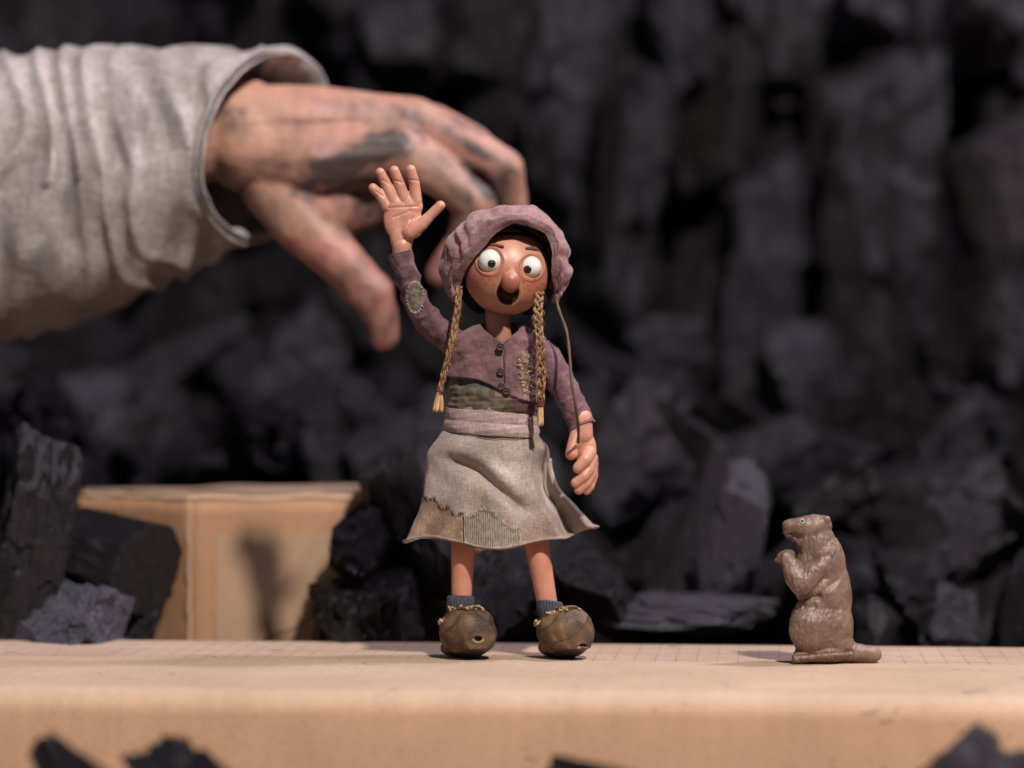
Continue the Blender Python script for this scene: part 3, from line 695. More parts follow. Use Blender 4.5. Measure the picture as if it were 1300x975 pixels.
def bonnet():
    rim = [(586, 386, 8), (583, 366, -12), (590, 346, -30), (602, 329, -44), (614, 313, -52), (626, 300, -57), (638, 290, -60), (650, 285, -62), (662, 284, -61), (673, 288.5, -59), (684, 293, -54), (695, 300, -46), (700, 322, -38), (700.5, 344, -27), (702, 364, -12), (700, 384, 6)]
    lip = [(577, 384, 4), (574, 362, -16), (581, 340, -34), (593, 321, -48), (605, 305, -56), (619, 292, -61), (634, 282, -65), (650, 277, -67), (663, 276, -66), (675, 281, -63), (687, 286, -57), (700, 294, -48), (706, 320, -38), (707, 344, -27), (709, 366, -12), (706, 385, 4)]
    sil = [(571, 377, 8), (561, 352, 0), (560, 331, -4), (566, 312, -8), (577, 295, -10), (591, 281, -12), (612, 270, -14), (634, 262.5, -14), (652, 262, -14), (671, 262, -14), (690, 272, -12), (708, 290, -10), (718, 312, -6), (723, 336, -2), (724, 354, 2), (713, 374, 8)]
    mid1 = [tuple(.5 * np.array(a) + .5 * np.array(b) + np.array([0, -1, -10])) for a, b in zip(lip, sil)]
    bk1 = [(643 + (x - 643) * .93, 330 + (y - 330) * .94, 34) for x, y, d in sil]
    bk2 = [(643 + (x - 643) * .6, 335 + (y - 335) * .62, 60) for x, y, d in sil]
    bk3 = [(643 + (x - 643) * .15, 338 + (y - 338) * .15, 70) for x, y, d in sil]
    nc, nr = 180, 90
    rim = [(x, y, d * .84) for x, y, d in rim]; lip = [(x, y, d * .86) for x, y, d in lip]
    R = [spline(r, nc) for r in (rim, lip, mid1, sil, bk1, bk2, bk3)]
    G = np.zeros((nr, nc, 3))
    for i in range(nc): G[:, i] = spline([r[i] for r in R], nr)
    V = []
    for j in range(nr):
        for i in range(nc):
            v = G[j, i]; t = j / (nr - 1); dirv = v - np.array([643, 335, 5]); dirv /= np.linalg.norm(dirv)
            k = 3.6 * nz(v, .045, 3) * (.3 + t) + 1.6 * nz(v, .10, 7) + .5 * nz(v, .25, 7)
            a = i / nc
            gather = smoothstep(.34, .5, t); k += gather * 1.5 * abs(math.sin(a * 31 + 3 * nz((a * 9, t * 3, 0)))) * (1 + .6 * nz((a * 12, 1, 2)))
            k += 2.6 * math.exp(-((t - .33) / .03) ** 2) * -1          # seam where the brim joins the crown
            for (a0, t0, a1, t1, am_) in ((.16, .18, .30, .62, 3.2), (.22, .2, .34, .6, 2.6), (.80, .2, .86, .6, 3.0), (.90, .15, .84, .6, 2.5), (.5, .3, .62, .6, 1.6), (.40, .3, .44, .6, 1.6)):
                L2 = (a1 - a0) ** 2 + (t1 - t0) ** 2; uu = max(0, min(1, ((a - a0) * (a1 - a0) + (t - t0) * (t1 - t0)) / L2)); q = math.hypot(a - a0 - uu * (a1 - a0), (t - t0 - uu * (t1 - t0)) * .5); k -= am_ * math.exp(-(q / .016) ** 2) - .5 * am_ * math.exp(-((q - .035) / .02) ** 2)
            if t < .12: k += 1.3 * math.sin(a * 42 + 2 * nz((a * 8, 0, 5))) * (1 - t / .12)
            V.append(v + dirv * k)
    def col(v):
        c = (.345, .205, .200); c = mix(c, (.255, .14, .142), smoothstep(-.1, .5, nz(v, .035, 6)) * .6)
        if v[0] > 708 and 315 < v[1] < 362: c = mix(c, (.42, .17, .17), .5 * smoothstep(-.1, .3, nz(v, .12, 2)))
        return c
    o = obj('bonnet', V, grid_faces(nr, nc, False), M['cloth'], P, col); solid(o, .0007, -1)
    # tie string
    pts = spline([(706, 376, -8), (709, 392, -24), (719, 420, -46), (723, 450, -66), (725, 480, -82), (730, 510, -84), (734, 540, -66), (734, 562, -36)], 60)
    mb = MB(); mb.tube(pts, [1.9 + .5 * math.sin(k * .9) * .5 for k in range(60)], 8); mb.ell((707, 378, -10), (3.6, 5, 3.6))
    obj('tie_string', mb.V, mb.F, M['cord'], o)
bonnet()

def braid(path, r0, turns, tie_at, tassel):
    n = 260; C = spline(path, n); root = None; rr = random.Random(int(r0 * 10))
    mb = MB()
    for s in range(3):
        for sub in range(3):
            pts = []; rad = []
            for k in range(n):
                t = k / (n - 1); ph = turns * 2 * math.pi * t + s * 2 * math.pi / 3
                wdt = r0 * (1.2 - .35 * t) * (1 + .22 * nz((t * 7, r0, 0))); c = C[k]; tan = C[min(k + 1, n - 1)] - C[max(k - 1, 0)]; tan /= np.linalg.norm(tan)
                e1 = np.array([-tan[1], tan[0], 0]) * -1
                off = (sub - 1) * wdt * .28
                p = c + e1 * (wdt * .62 * math.sin(ph) + off * math.cos(ph)) + np.array([0, 0, 1]) * (wdt * .42 * math.sin(2 * ph)) + tan * off * .4
                p = p + .7 * np.array([nz((t * 40, s, sub)), 0, nz((t * 40, s + 5, sub))])
                pts.append(p); rad.append(wdt * .27)
            mb.tube(pts, rad, 7)
    for k in range(90):
        i = rr.randint(4, n - 12); c = C[i]; a = rr.uniform(-1, 1); L = rr.uniform(5, 12)
        p0 = c + np.array([a * r0 * .8, 0, -r0 * .5]); mb.tube([p0, p0 + np.array([rr.uniform(-2, 2) + a * 2, L * .5, -1.5]), p0 + np.array([rr.uniform(-2, 2) + a * 4, L, -1])], [.55, .5, .2], 5)
    def col(v):
        return mix((.40, .22, .10), (.13, .062, .03), .8 * smoothstep(-.25, .4, nz((v[0] * .5, v[1] * .12, v[2] * .5), 1, 2)))
    b = obj('braid', mb.V, mb.F, M['straw'], P, col)
    c = np.array(tie_at); mb = MB()
    for k in range(4): mb.tube([c + np.array([math.cos(a) * r0 * .62, k * 2.0 - 3 + math.sin(a), math.sin(a) * r0 * .62]) for a in np.linspace(0, 2 * math.pi, 18)], 1.25, 6)
    obj('hair_tie', mb.V, mb.F, M['tie'], b)
    mb = MB()
    for k in range(26):
        a = rr.uniform(-1, 1); q = rr.uniform(-1, 1); e = np.array(tassel[0]) + np.array([a * tassel[1], rr.uniform(-2, 1.5), q * 4])
        mb.tube(spline([c + np.array([a * 2.5, 0, q * 2.5]), c * .5 + e * .5 + np.array([a * 1.6, 0, 0]), e], 8), [1.1, 1.2, 1.3, 1.3, 1.3, 1.3, 1.2, 1.0], 6)
    obj('tassel', mb.V, mb.F, M['straw'], b, lambda v: mix((.66, .42, .21), (.40, .22, .09), smoothstep(-.2, .4, nz((v[0] * .8, v[1] * .1, v[2] * .8), 1, 2))))
braid([(583, 364, -20), (581, 390, -30), (577, 415, -36), (571, 445, -42), (564, 472, -44), (558.5, 497, -44)], 4.3, 3.4, (558, 498, -44), ((556, 522, -44), 6.5))
braid([(685, 372, -26), (683, 395, -38), (684, 420, -44), (687, 445, -48), (688, 480, -50), (686.5, 512, -50)], 5.8, 4.2, (686.5, 513, -50), ((686.5, 540, -50), 3.6))

def jsurf(t, th):
    """jacket body; t 0 neckline .. 1 waist; th angle, sin>0 near the camera"""
    ctl = np.array([  # cx cy rx rd
        (634, 424, 25, 24), (633, 426, 44, 30), (633, 436, 57, 35), (632, 452, 62, 38), (630, 475, 61, 39), (628, 495, 58, 39), (627, 512, 58, 40), (626, 527, 59, 40)], float)
    c = spline(ctl, 121)[int(round(t * 120))] if False else JC[min(int(t * 400), 400)]
    C, S = math.cos(th), math.sin(th)
    x = c[0] + c[2] * C; y = c[1]; d = 4 - c[3] * S
    if S > -.1:
        vl = 409 + 26 * max(0, 1 - abs(x - 637) / 27) ** .8; y = max(y, vl + (y - 409) * .12 * (y < vl + 6)) if abs(x - 637) < 27 else y
    return np.array([x, y, d])
JC = spline([(634, 409, 20, 19), (633, 418, 38, 26), (633, 431, 57, 35), (632, 452, 61, 38), (630, 475, 59, 39), (628, 495, 56, 39), (627, 512, 56, 40), (626, 529, 57, 40)], 401)
def hemline(x): return 478 + (x - 570) * .10 + 22 * smoothstep(600, 668, x)
def jpt(t, th):
    v = jsurf(t, th); C, S = math.cos(th), math.sin(th); k = 0
    k += 2.2 * nz(v, .05, 1) + 1.0 * nz(v, .13, 4)
    if S > -.2:
        up = smoothstep(hemline(v[0]) + .8, hemline(v[0]) - .8, v[1])
        k += 3.4 * up + 3.0 * up * math.exp(-((hemline(v[0]) - v[1]) / 9) ** 2)
        if up < .5:
            k += 4.2 * math.exp(-((v[1] - 499 - (v[0] - 600) * .1) / 9) ** 2) + 2.6 * math.exp(-((v[1] - 516 - (v[0] - 620) * .06) / 6) ** 2) + 1.5 * nz((v[0] * .05, v[1] * .2, 0), 1, 3)
        if up > .5 and 637.5 < v[0] < 640: k -= .9
        # pull folds from the raised arm
        k += 2.0 * math.sin((v[0] * .5 + v[1] * .9) * .22) * smoothstep(640, 590, v[0]) * smoothstep(480, 440, v[1])
        # lapel humps
        k += 3.2 * math.exp(-(((v[0] - 668) / 13) ** 2 + ((v[1] - 428) / 11) ** 2)) + 2.6 * math.exp(-(((v[0] - 600) / 14) ** 2 + ((v[1] - 424) / 8) ** 2))
    return v + np.array([C * k, 0, -S * k])
def patch_tan(x, y): return abs(x - (668 + (y - 475) * .14)) < 6.5 + 3 * nz((x * .1, y * .1, 0)) and 446 < y < 503
def jacket():
    nr, nc = 150, 300
    V = [jpt(j / (nr - 1), 2 * math.pi * i / nc) for j in range(nr) for i in range(nc)]
    def col(v):
        c = mix((.215, .115, .118), (.16, .085, .09), smoothstep(-.2, .4, nz(v, .04, 3)))
        if v[2] < 12 and v[1] > hemline(v[0]) - .5:
            c = (.085, .06, .048)
            if v[0] < 655 - (v[1] - 490) * .6: c = mix((.16, .125, .085), (.10, .082, .058), smoothstep(-.1, .3, nz(v, .08, 1)))
            if abs(v[1] - (484 + (v[0] - 600) * .12)) < 6.5 and 580 < v[0] < 628: c = (.085, .095, .085)
            if 628 < v[0] < 652 and 492 < v[1] < 508 and v[1] > 492 + abs(v[0] - 640) * .3: c = (.20, .13, .11)
            if v[0] > 650 and v[1] > 502: c = mix((.10, .052, .06), (.07, .05, .035), smoothstep(0, .3, nz((v[0] * .03, v[1] * .15, 0), 1, 2)))
        elif v[2] < 0 and patch_tan(v[0], v[1]): c = mix((.30, .20, .13), (.16, .10, .075), smoothstep(-.2, .3, nz(v, .25, 1)))
        if v[1] < 436 and abs(v[0] - 636) < 13 - (v[1] - 424) * .4 and v[2] < 5: c = mix(c, (.05, .025, .03), .6)  # shadow inside the neckline painted into the cloth
        return c
    o = obj('jacket', V, grid_faces(nr, nc, True), M['cloth'], P, col); solid(o, .0006, -1)
    for (x, y, r) in ((635.5, 440, 5.2), (636, 471.5, 5.0), (636.5, 490, 4.6), (643, 496, 4.8)):
        d = 4 - 39 * math.sqrt(max(.05, 1 - ((x - 630) / 60) ** 2)) - 6.2
        mb = MB(); mb.ell((x, y, d), (r, r, 1.3), nu=28, nv=16)
        mb.tube([(x + r * .82 * math.cos(a), y + r * .82 * math.sin(a), d - 1) for a in np.linspace(0, 2 * math.pi, 26)], 1.05, 8)
        mb.tube([(x - 1.4, y, d - 1.6), (x, y, d - 2.2), (x + 1.4, y, d - 1.6)], .55, 6)
        obj('button', mb.V, mb.F, M['button'], o)
    # placket seam
    mb = MB(); pts = []
    for y in np.linspace(446, 488, 20): pts.append((641 + .3 * math.sin(y), y, 4 - 39 * math.sqrt(1 - (11 / 60) ** 2) - 4.6))
    mb.tube(pts, .45, 5); obj('placket_seam', mb.V, mb.F, M['dthread'], o)
    mb = MB(); rr = random.Random(4)
    for k in range(60):
        y = rr.uniform(450, 502); x = 668 + (y - 475) * .14 + rr.choice((-6.5, 6.5, rr.uniform(-5, 5))) + rr.uniform(-1.5, 1.5); d = 4 - 39 * math.sqrt(max(.05, 1 - ((x - 630) / 60) ** 2)) - 6.0
        a = rr.uniform(-.7, .7); mb.tube([(x - 2.2 * math.cos(a), y - 2.2 * math.sin(a), d + .6), (x, y, d - .4), (x + 2.2 * math.cos(a), y + 2.2 * math.sin(a), d + .9)], .4, 5)
    obj('patch_stitching', mb.V, mb.F, M['thread'], o)
    # shirt edge between jacket and waistband
    V = []
    for j in range(10):
        for i in range(120):
            th = 2 * math.pi * i / 120; y = 516 + j * 2.2; V.append((625 + 54.5 * math.cos(th), y + (3.5 * math.sin(th * 3) if j == 0 else 0), 4 - 41 * math.sin(th)))
    obj('undershirt', V, grid_faces(10, 120, True), M['cloth'], P, (.36, .26, .23))
    return o
jacket()

def sleeve(path, wr, seed, colfn, flare=0):
    n, nc = 130, 90; C = spline(path, n); V = []; prev = None
    for k in range(n):
        t = k / (n - 1); c = C[k]; tan = C[min(k + 1, n - 1)][:3] - C[max(k - 1, 0)][:3]; tan /= np.linalg.norm(tan)
        e1 = np.cross(tan, [0, 0, 1.]) if prev is None else prev - tan * prev.dot(tan); e1 /= np.linalg.norm(e1); prev = e1; e2 = np.cross(tan, e1)
        for i in range(nc):
            th = 2 * math.pi * i / nc; r = c[3]; dirv = e1 * math.cos(th) + e2 * math.sin(th)
            q = c[:3] + dirv * r
            w_ = 1 - .6 * smoothstep(.75, .95, t)
            k2 = wr * w_ * (1.5 * nz(q, .07, seed) + 1.4 * (1 - abs(math.sin(t * 17 + 1.5 * math.sin(th + seed) + 2 * nz(q, .03, seed + 2)))) ** 2 * smoothstep(1, .6, t)) + .6 * nz(q, .2, seed)
            k2 += flare * smoothstep(.93, 1, t)
            if .955 < t < .965: k2 -= .5
            V.append(q + dirv * k2)
    o = obj('sleeve', V, grid_faces(n, nc, True), M['cloth'], P, colfn); solid(o, .0007, -1)
    # cuff edge
    return o
def c_sl(v):
    c = mix((.165, .090, .100), (.115, .058, .068), smoothstep(-.2, .4, nz(v, .06, 3)))
    q = math.hypot((v[0] - 527) / 10.5, (v[1] - 378) / 19) + .25 * nz(v, .2, 2)
    if v[2] < 0 and q < 1: c = mix((.185, .16, .125), (.12, .10, .08), smoothstep(-.2, .4, nz(v, .22, 5)))
    return c
def c_sr(v): return mix((.205, .108, .122), (.145, .072, .086), smoothstep(-.2, .4, nz(v, .05, 8)))
sl = sleeve([(590, 440, 4, 17), (574, 432, 0, 18), (556, 419, -4, 16.5), (539, 400, -8, 15.5), (526, 377, -10, 15.5), (517, 352, -12, 15), (511, 332, -12, 15.3), (508, 320, -12, 15.8)], 1.9, 3, c_sl)
sleeve([(684, 444, 6, 17), (698, 461, 2, 18.5), (712, 485, -4, 18), (724, 508, -8, 16.5), (733, 527, -10, 16.5), (739, 541, -12, 17)], 1.2, 9, c_sr, 1.5)
mb = MB(); rr = random.Random(9)
for k in range(38):
    a = 2 * math.pi * k / 38 + rr.uniform(-.05, .05); x = 527 + 10.8 * math.cos(a); y = 378 + 19.5 * math.sin(a); q = ((x - (521 + (400 - y) * -.18)) / 17.5)
    d = -12 - 17 * math.sqrt(max(.03, 1 - min(.97, ((x - 525) / 17.5) ** 2)))
    mb.tube([(x - 1.8 * math.cos(a), y - 1.8 * math.sin(a), d + 1), (x, y, d), (x + 1.8 * math.cos(a), y + 1.8 * math.sin(a), d + 1)], .38, 5)
obj('patch_stitching', mb.V, mb.F, M['thread'], sl)

HS = (.60, .30, .20)
def hands():
    # raised, palm to the camera
    d = -14; mb = MB()
    mb.cap((510, 330, d + 2), (510, 312, d), 12, 12.5)
    mb.ell((511, 277, d), (24.5, 32, 9.5)); mb.ell((510, 300, d), (15.5, 22, 10)); mb.ell((503, 262, d), (17, 15, 8.5)); mb.ell((520, 262, d), (17, 16, 8.5))
    mb.chain([(491, 262, d, 8), (482, 247, d - 1, 6.8), (473.5, 238.5, d - 4, 6.0)])
    mb.chain([(500, 256, d, 8.2), (490.5, 234, d - 1, 7.0), (482.5, 219, d - 5, 6.2)])
    mb.chain([(513, 252, d, 8.2), (506, 231, d - 2, 7.0), (500.5, 216.5, d - 6, 6.3)])
    mb.chain([(528, 255, d, 8), (526, 233, d - 2, 7.0), (521.5, 215.5, d - 6, 6.5)])
    mb.chain([(520, 294, d - 5, 11.5), (535, 285, d - 7, 8.6), (546, 274, d - 8, 6.6), (559, 261, d - 9, 6.4)])
    mb.ell((523, 291, d - 6), (14, 12.5, 8))
    def push(v, n):
        k = 0
        if n[2] < 0:
            for (x0, y0, x1, y1) in ((493, 264, 530, 262), (500, 276, 520, 268), (509, 300, 524, 276), (478, 243, 486, 249), (486, 229, 497, 235), (497, 228, 511, 232), (518, 228, 533, 230)):
                px, py = v[0] - x0, v[1] - y0; L = math.hypot(x1 - x0, y1 - y0); tt = max(0, min(1, (px * (x1 - x0) + py * (y1 - y0)) / L / L))
                k -= .9 * math.exp(-(math.hypot(px - tt * (x1 - x0), py - tt * (y1 - y0)) / 1.3) ** 2)
            k -= 2.2 * math.exp(-(((v[0] - 508) / 9) ** 2 + ((v[1] - 280) / 12) ** 2))
        return k
    V, F = blob(mb, .85, 4, push)
    def col(v): return mix(HS, (.60, .24, .17), .6 * max(0, min(1, .4 + nz(v, .05, 1) * 1.5)))
    obj('hand', V, F, M['puppet_skin'], P, col)
    # lowered, loosely curled
    d = -16; mb = MB()
    mb.cap((738, 532, d + 2), (739, 552, d), 14, 14)
    mb.ell((744, 572, d + 1), (13.5, 24, 10)); mb.ell((738, 558, d), (14.5, 16, 10))
    mb.chain([(732, 552, d - 4, 9), (727, 566, d - 10, 7.6), (725.5, 576, d - 12, 8.2)])                           # thumb
    mb.chain([(748, 575, d - 4, 9), (743, 584, d - 12, 8), (734, 594, d - 14, 7.2)])                               # index
    mb.chain([(751, 582, d, 8.6), (747, 597, d - 6, 7.6), (741, 605, d - 10, 7.2), (731, 613, d - 10, 6.6)])                         # middle
    mb.chain([(752, 588, d + 4, 8), (750, 602, d - 1, 7.2), (744, 614, d - 5, 6.8), (735, 622, d - 6, 6.2)])      # ring
    mb.chain([(752, 590, d + 9, 7.2), (753, 604, d + 5, 6.4), (749, 618, d + 1, 5.8), (745, 623, d, 5.4)])                   # little
    V, F = blob(mb, .85, 3)
    obj('hand', V, F, M['puppet_skin'], P, col)
hands()

# skirt -----------------------------------------------------------------
SKC = spline([  # centre x, y, left rx, right rx, depth r
    (623, 546, 60, 60, 40), (622, 556, 66, 63, 42), (621, 575, 78, 75, 44), (620, 600, 81, 79, 46), (620, 625, 83, 88, 47), (620, 650, 89, 106, 48), (620, 670, 99, 121, 49), (621, 684, 108, 131, 50)], 401)
def spt(t, th):
    c = SKC[min(int(t * 400), 400)]; C, S = math.cos(th), math.sin(th)
    rx = c[2] if C < 0 else c[3]; x = c[0] + rx * C; y = c[1]; d = 4 - c[4] * S
    amp = smoothstep(.15, 1, t)
    f = 4.0 * math.sin(5 * th + .6) * amp + 4.0 * math.sin(9 * th + 1.5) * amp * (.5 + .5 * S)
    # hem line
    y += amp * amp * (15 * math.exp(-((x - 630) / 50) ** 2) * (S > -.1) + 1.5 * nz((x * .04, 0, S), 1, 2) - 4 * smoothstep(.7, 1, C) * 3.0 + 6 * smoothstep(.75, 1, -C)) if t > .3 else 0
    # long curved fold across the front, and the right hand valley
    k = f + 1.6 * nz((x, y, d), .03, 5) * 2 + .8 * nz((x, y, d), .09, 2)
    if S > 0:
        yl = 583 + 22 * smoothstep(555, 640, x) + 44 * smoothstep(600, 680, x)
        k -= 8.5 * math.exp(-((y - yl) / 8) ** 2) * smoothstep(548, 580, x) * smoothstep(688, 655, x)
        k += 4.5 * math.exp(-((y - yl - 20) / 16) ** 2) * smoothstep(548, 590, x) * smoothstep(690, 640, x)
        k += 5.0 * math.exp(-((y - yl + 20) / 13) ** 2) * smoothstep(548, 590, x) * smoothstep(700, 640, x)
        xv = 693 + (y - 590) * .26; k -= 5 * math.exp(-((x - xv - 14) / 11) ** 2) * smoothstep(570, 640, y)
        k += 6 * math.exp(-((x - xv + 8) / 8) ** 2) * smoothstep(560, 620, y)
        k += 3.5 * math.exp(-((x - 690 + (y - 560) * .1) / 5) ** 2) * smoothstep(600, 560, y)
    v = np.array([x, y, d]) + np.array([C * k * .8, 0, -S * k])
    v[2] += 52 * smoothstep(.68, .84, C) * smoothstep(.22, .6, t) * max(0, min(1, S * 4 + .6))
    # rolled up lip of the hem
    lip = smoothstep(.93, 1, t); v += np.array([C * 4, -2.0, -S * 4]) * lip
    return v
def in_brown(x, y): return x < 588 and y > 628 + 26 * smoothstep(530, 588, x) + 3 * math.sin(x * .35)
def in_darn(x, y): return 586 <= x < 660 and y > 651 + 5 * math.sin(x * .13) + 24 * smoothstep(625, 662, x) + 1.5 * math.sin(x * 1.1)
def skirt():
    nr, nc = 150, 420; TH = [2 * math.pi * i / nc for i in range(nc)]
    V = [spt(j / (nr - 1), th) for j in range(nr) for th in TH]
    def col(v):
        c = mix((.43, .355, .302), (.32, .262, .22), smoothstep(-.3, .4, nz(v, .03, 3)))
        c = mix(c, (.30, .20, .155), .75 * smoothstep(630, 690, v[1] + 18 * nz(v, .03, 7)) * smoothstep(615, 660, v[0]))
        c = mix(c, (.38, .26, .22), .6 * smoothstep(600, 560, v[1]) * smoothstep(680, 700, v[0]))
        if v[2] < 6 and v[1] > 684 and v[0] < 600: c = mix(c, (.2, .13, .09), .5)
        return c
    o = obj('skirt', V, grid_faces(nr, nc, True), M['cloth'], P, col); solid(o, .0007, -1)
    # the two patches follow the skirt, a touch proud of it
    def patch(name, inside, colr, ridge, tlo):
        nt, na = 260, 620; A = np.linspace(.12 * math.pi, 1.04 * math.pi, na); T = np.linspace(tlo, .995, nt)
        G = np.array([[spt(t, a) for a in A] for t in T]); Nn = np.cross(np.gradient(G, axis=1), np.gradient(G, axis=0))
        Nn /= np.linalg.norm(Nn, axis=2, keepdims=True) + 1e-9
        Nn *= np.where(Nn[:, :, 2:3] > 0, -1, 1)
        keep = {}; V = []; F = []
        msk = np.array([[inside(G[j, i, 0], G[j, i, 1]) for i in range(na)] for j in range(nt)])
        def idx(j, i):
            if (j, i) not in keep:
                keep[(j, i)] = len(V); v = G[j, i]; V.append(v + Nn[j, i] * (1.1 + ridge(v)))
            return keep[(j, i)]
        for j in range(nt - 1):
            for i in range(na - 1):
                if msk[j, i] and msk[j + 1, i] and msk[j, i + 1] and msk[j + 1, i + 1]: F.append((idx(j, i), idx(j, i + 1), idx(j + 1, i + 1), idx(j + 1, i)))
        return obj(name, V, F, M['cloth'], o, colr), G, Nn, msk
    def cb(v): return mix((.25, .165, .11), (.35, .24, .165), smoothstep(-.1, .4, nz(v, .05, 2)))
    p1, G, Nn, msk = patch('brown_patch', in_brown, cb, lambda v: .5 * nz(v, .1), .45)
    def cd(v): return mix((.36, .30, .235), (.23, .185, .14), smoothstep(-.1, .7, .8 * math.sin(v[0] * 2.2 + 4.5 * nz(v, .10)) + 1.3 * nz((v[0] * .9, v[1] * .12, 1))))
    p2, G2, N2, m2 = patch('darned_patch', in_darn, cd, lambda v: .7 * math.sin(v[0] * 2.2 + 1.5 * nz(v, .12)) + .3, .45)
    # stitches along the patch edges
    for (GG, NN, mk, par, mt, seed) in ((G, Nn, msk, p1, 'dthread', 2), (G2, N2, m2, p2, 'thread', 3)):
        rr = random.Random(seed); mb = MB(); cand = []
        for j in range(1, mk.shape[0] - 2):
            for i in range(1, mk.shape[1] - 1):
                if mk[j, i] and not (mk[j - 1, i] and mk[j, i - 1] and mk[j, i + 1]): cand.append((j, i))
        rr.shuffle(cand)
        for (j, i) in cand[:95]:
            v = GG[j, i] + NN[j, i] * 1.8; a = math.pi / 2 + rr.uniform(-.8, .8); L = rr.uniform(2, 4)
            e = np.array([math.cos(a), math.sin(a), 0]) * L
            mb.tube([v - e + NN[j, i] * -1, v + NN[j, i] * .5, v + e - NN[j, i]], .32, 5)
        obj('patch_stitching', mb.V, mb.F, M[mt], par)
    # waistband: two wrapped layers
    for (y0, y1, rr_, dd, cl) in ((521, 541, 57.5, 0, (.40, .285, .255)), (536, 551, 59.5, 2.0, (.43, .315, .285))):
        V = []; nr, nc = 24, 260
        for j in range(nr):
            for i in range(nc):
                th = 2 * math.pi * i / nc; C, S = math.cos(th), math.sin(th); t = j / (nr - 1)
                y = y0 + (y1 - y0) * t + 4.5 * C * .9 + 2.5 * max(0, S) * (1 if t > .3 else .6)
                k = 1.6 * math.sin(t * math.pi) + .8 * nz((C * 4, S * 4, y * .1)) + .15 * math.sin(y * .9 + 5 * C)
                V.append((624 + (rr_ + k) * C, y, 4 - (42.5 + dd + k) * S))
        b = obj('waistband', V, grid_faces(nr, nc, True), M['cloth'], o, cl); solid(b, .0006, -1)
        mb = MB(); ring = V[(nr - 2) * nc:(nr - 1) * nc]; mb.tube([(p[0] * 1.0, p[1] + 1.6, p[2] - .3) for p in ring] + [(ring[0][0], ring[0][1] + 1.6, ring[0][2] - .3)], .5, 5)
        obj('band_seam', mb.V, mb.F, M['dthread'], b)
skirt()

# legs, socks, shoes ------------------------------------------------------
def leg(x0, x1, y1, r0, r1):
    mb = MB(); n = 30; pts = [(x0 + (x1 - x0) * t, 640 + (y1 - 640) * t, 6 - 14 * math.sin(t * 2.4)) for t in np.linspace(0, 1, n)]
    mb.tube(pts, [r0 + (r1 - r0) * t + .6 * math.sin(t * 5) for t in np.linspace(0, 1, n)], 36)
    obj('leg', mb.V, mb.F, M['puppet_skin'], P, lambda v: mix((.56, .24, .155), (.60, .27, .18), smoothstep(700, 750, v[1])))
leg(590, 585.5, 772, 15.5, 13.2); leg(672, 697, 778, 16, 13.2)
def sock(x, y, tilt, h):
    V = []; nr, nc = 40, 150
    for j in range(nr):
        t = j / (nr - 1)
        for i in range(nc):
            th = 2 * math.pi * i / nc; r = 16.2 + .55 * math.sin(th * 26) * (1) + 1.3 * math.sin(t * math.pi) + (-1.2 if t < .04 else 0)
            V.append((x + r * math.cos(th) + tilt * t * 4, y + h * t + tilt * 1.0 * math.cos(th) * 2, -5 - r * math.sin(th)))
    o = obj('sock', V, grid_faces(nr, nc, True), M['sock'], P, (.075, .078, .095)); solid(o, .0005, -1)
sock(584.5, 756, 0, 22); sock(697, 762, 1, 26)

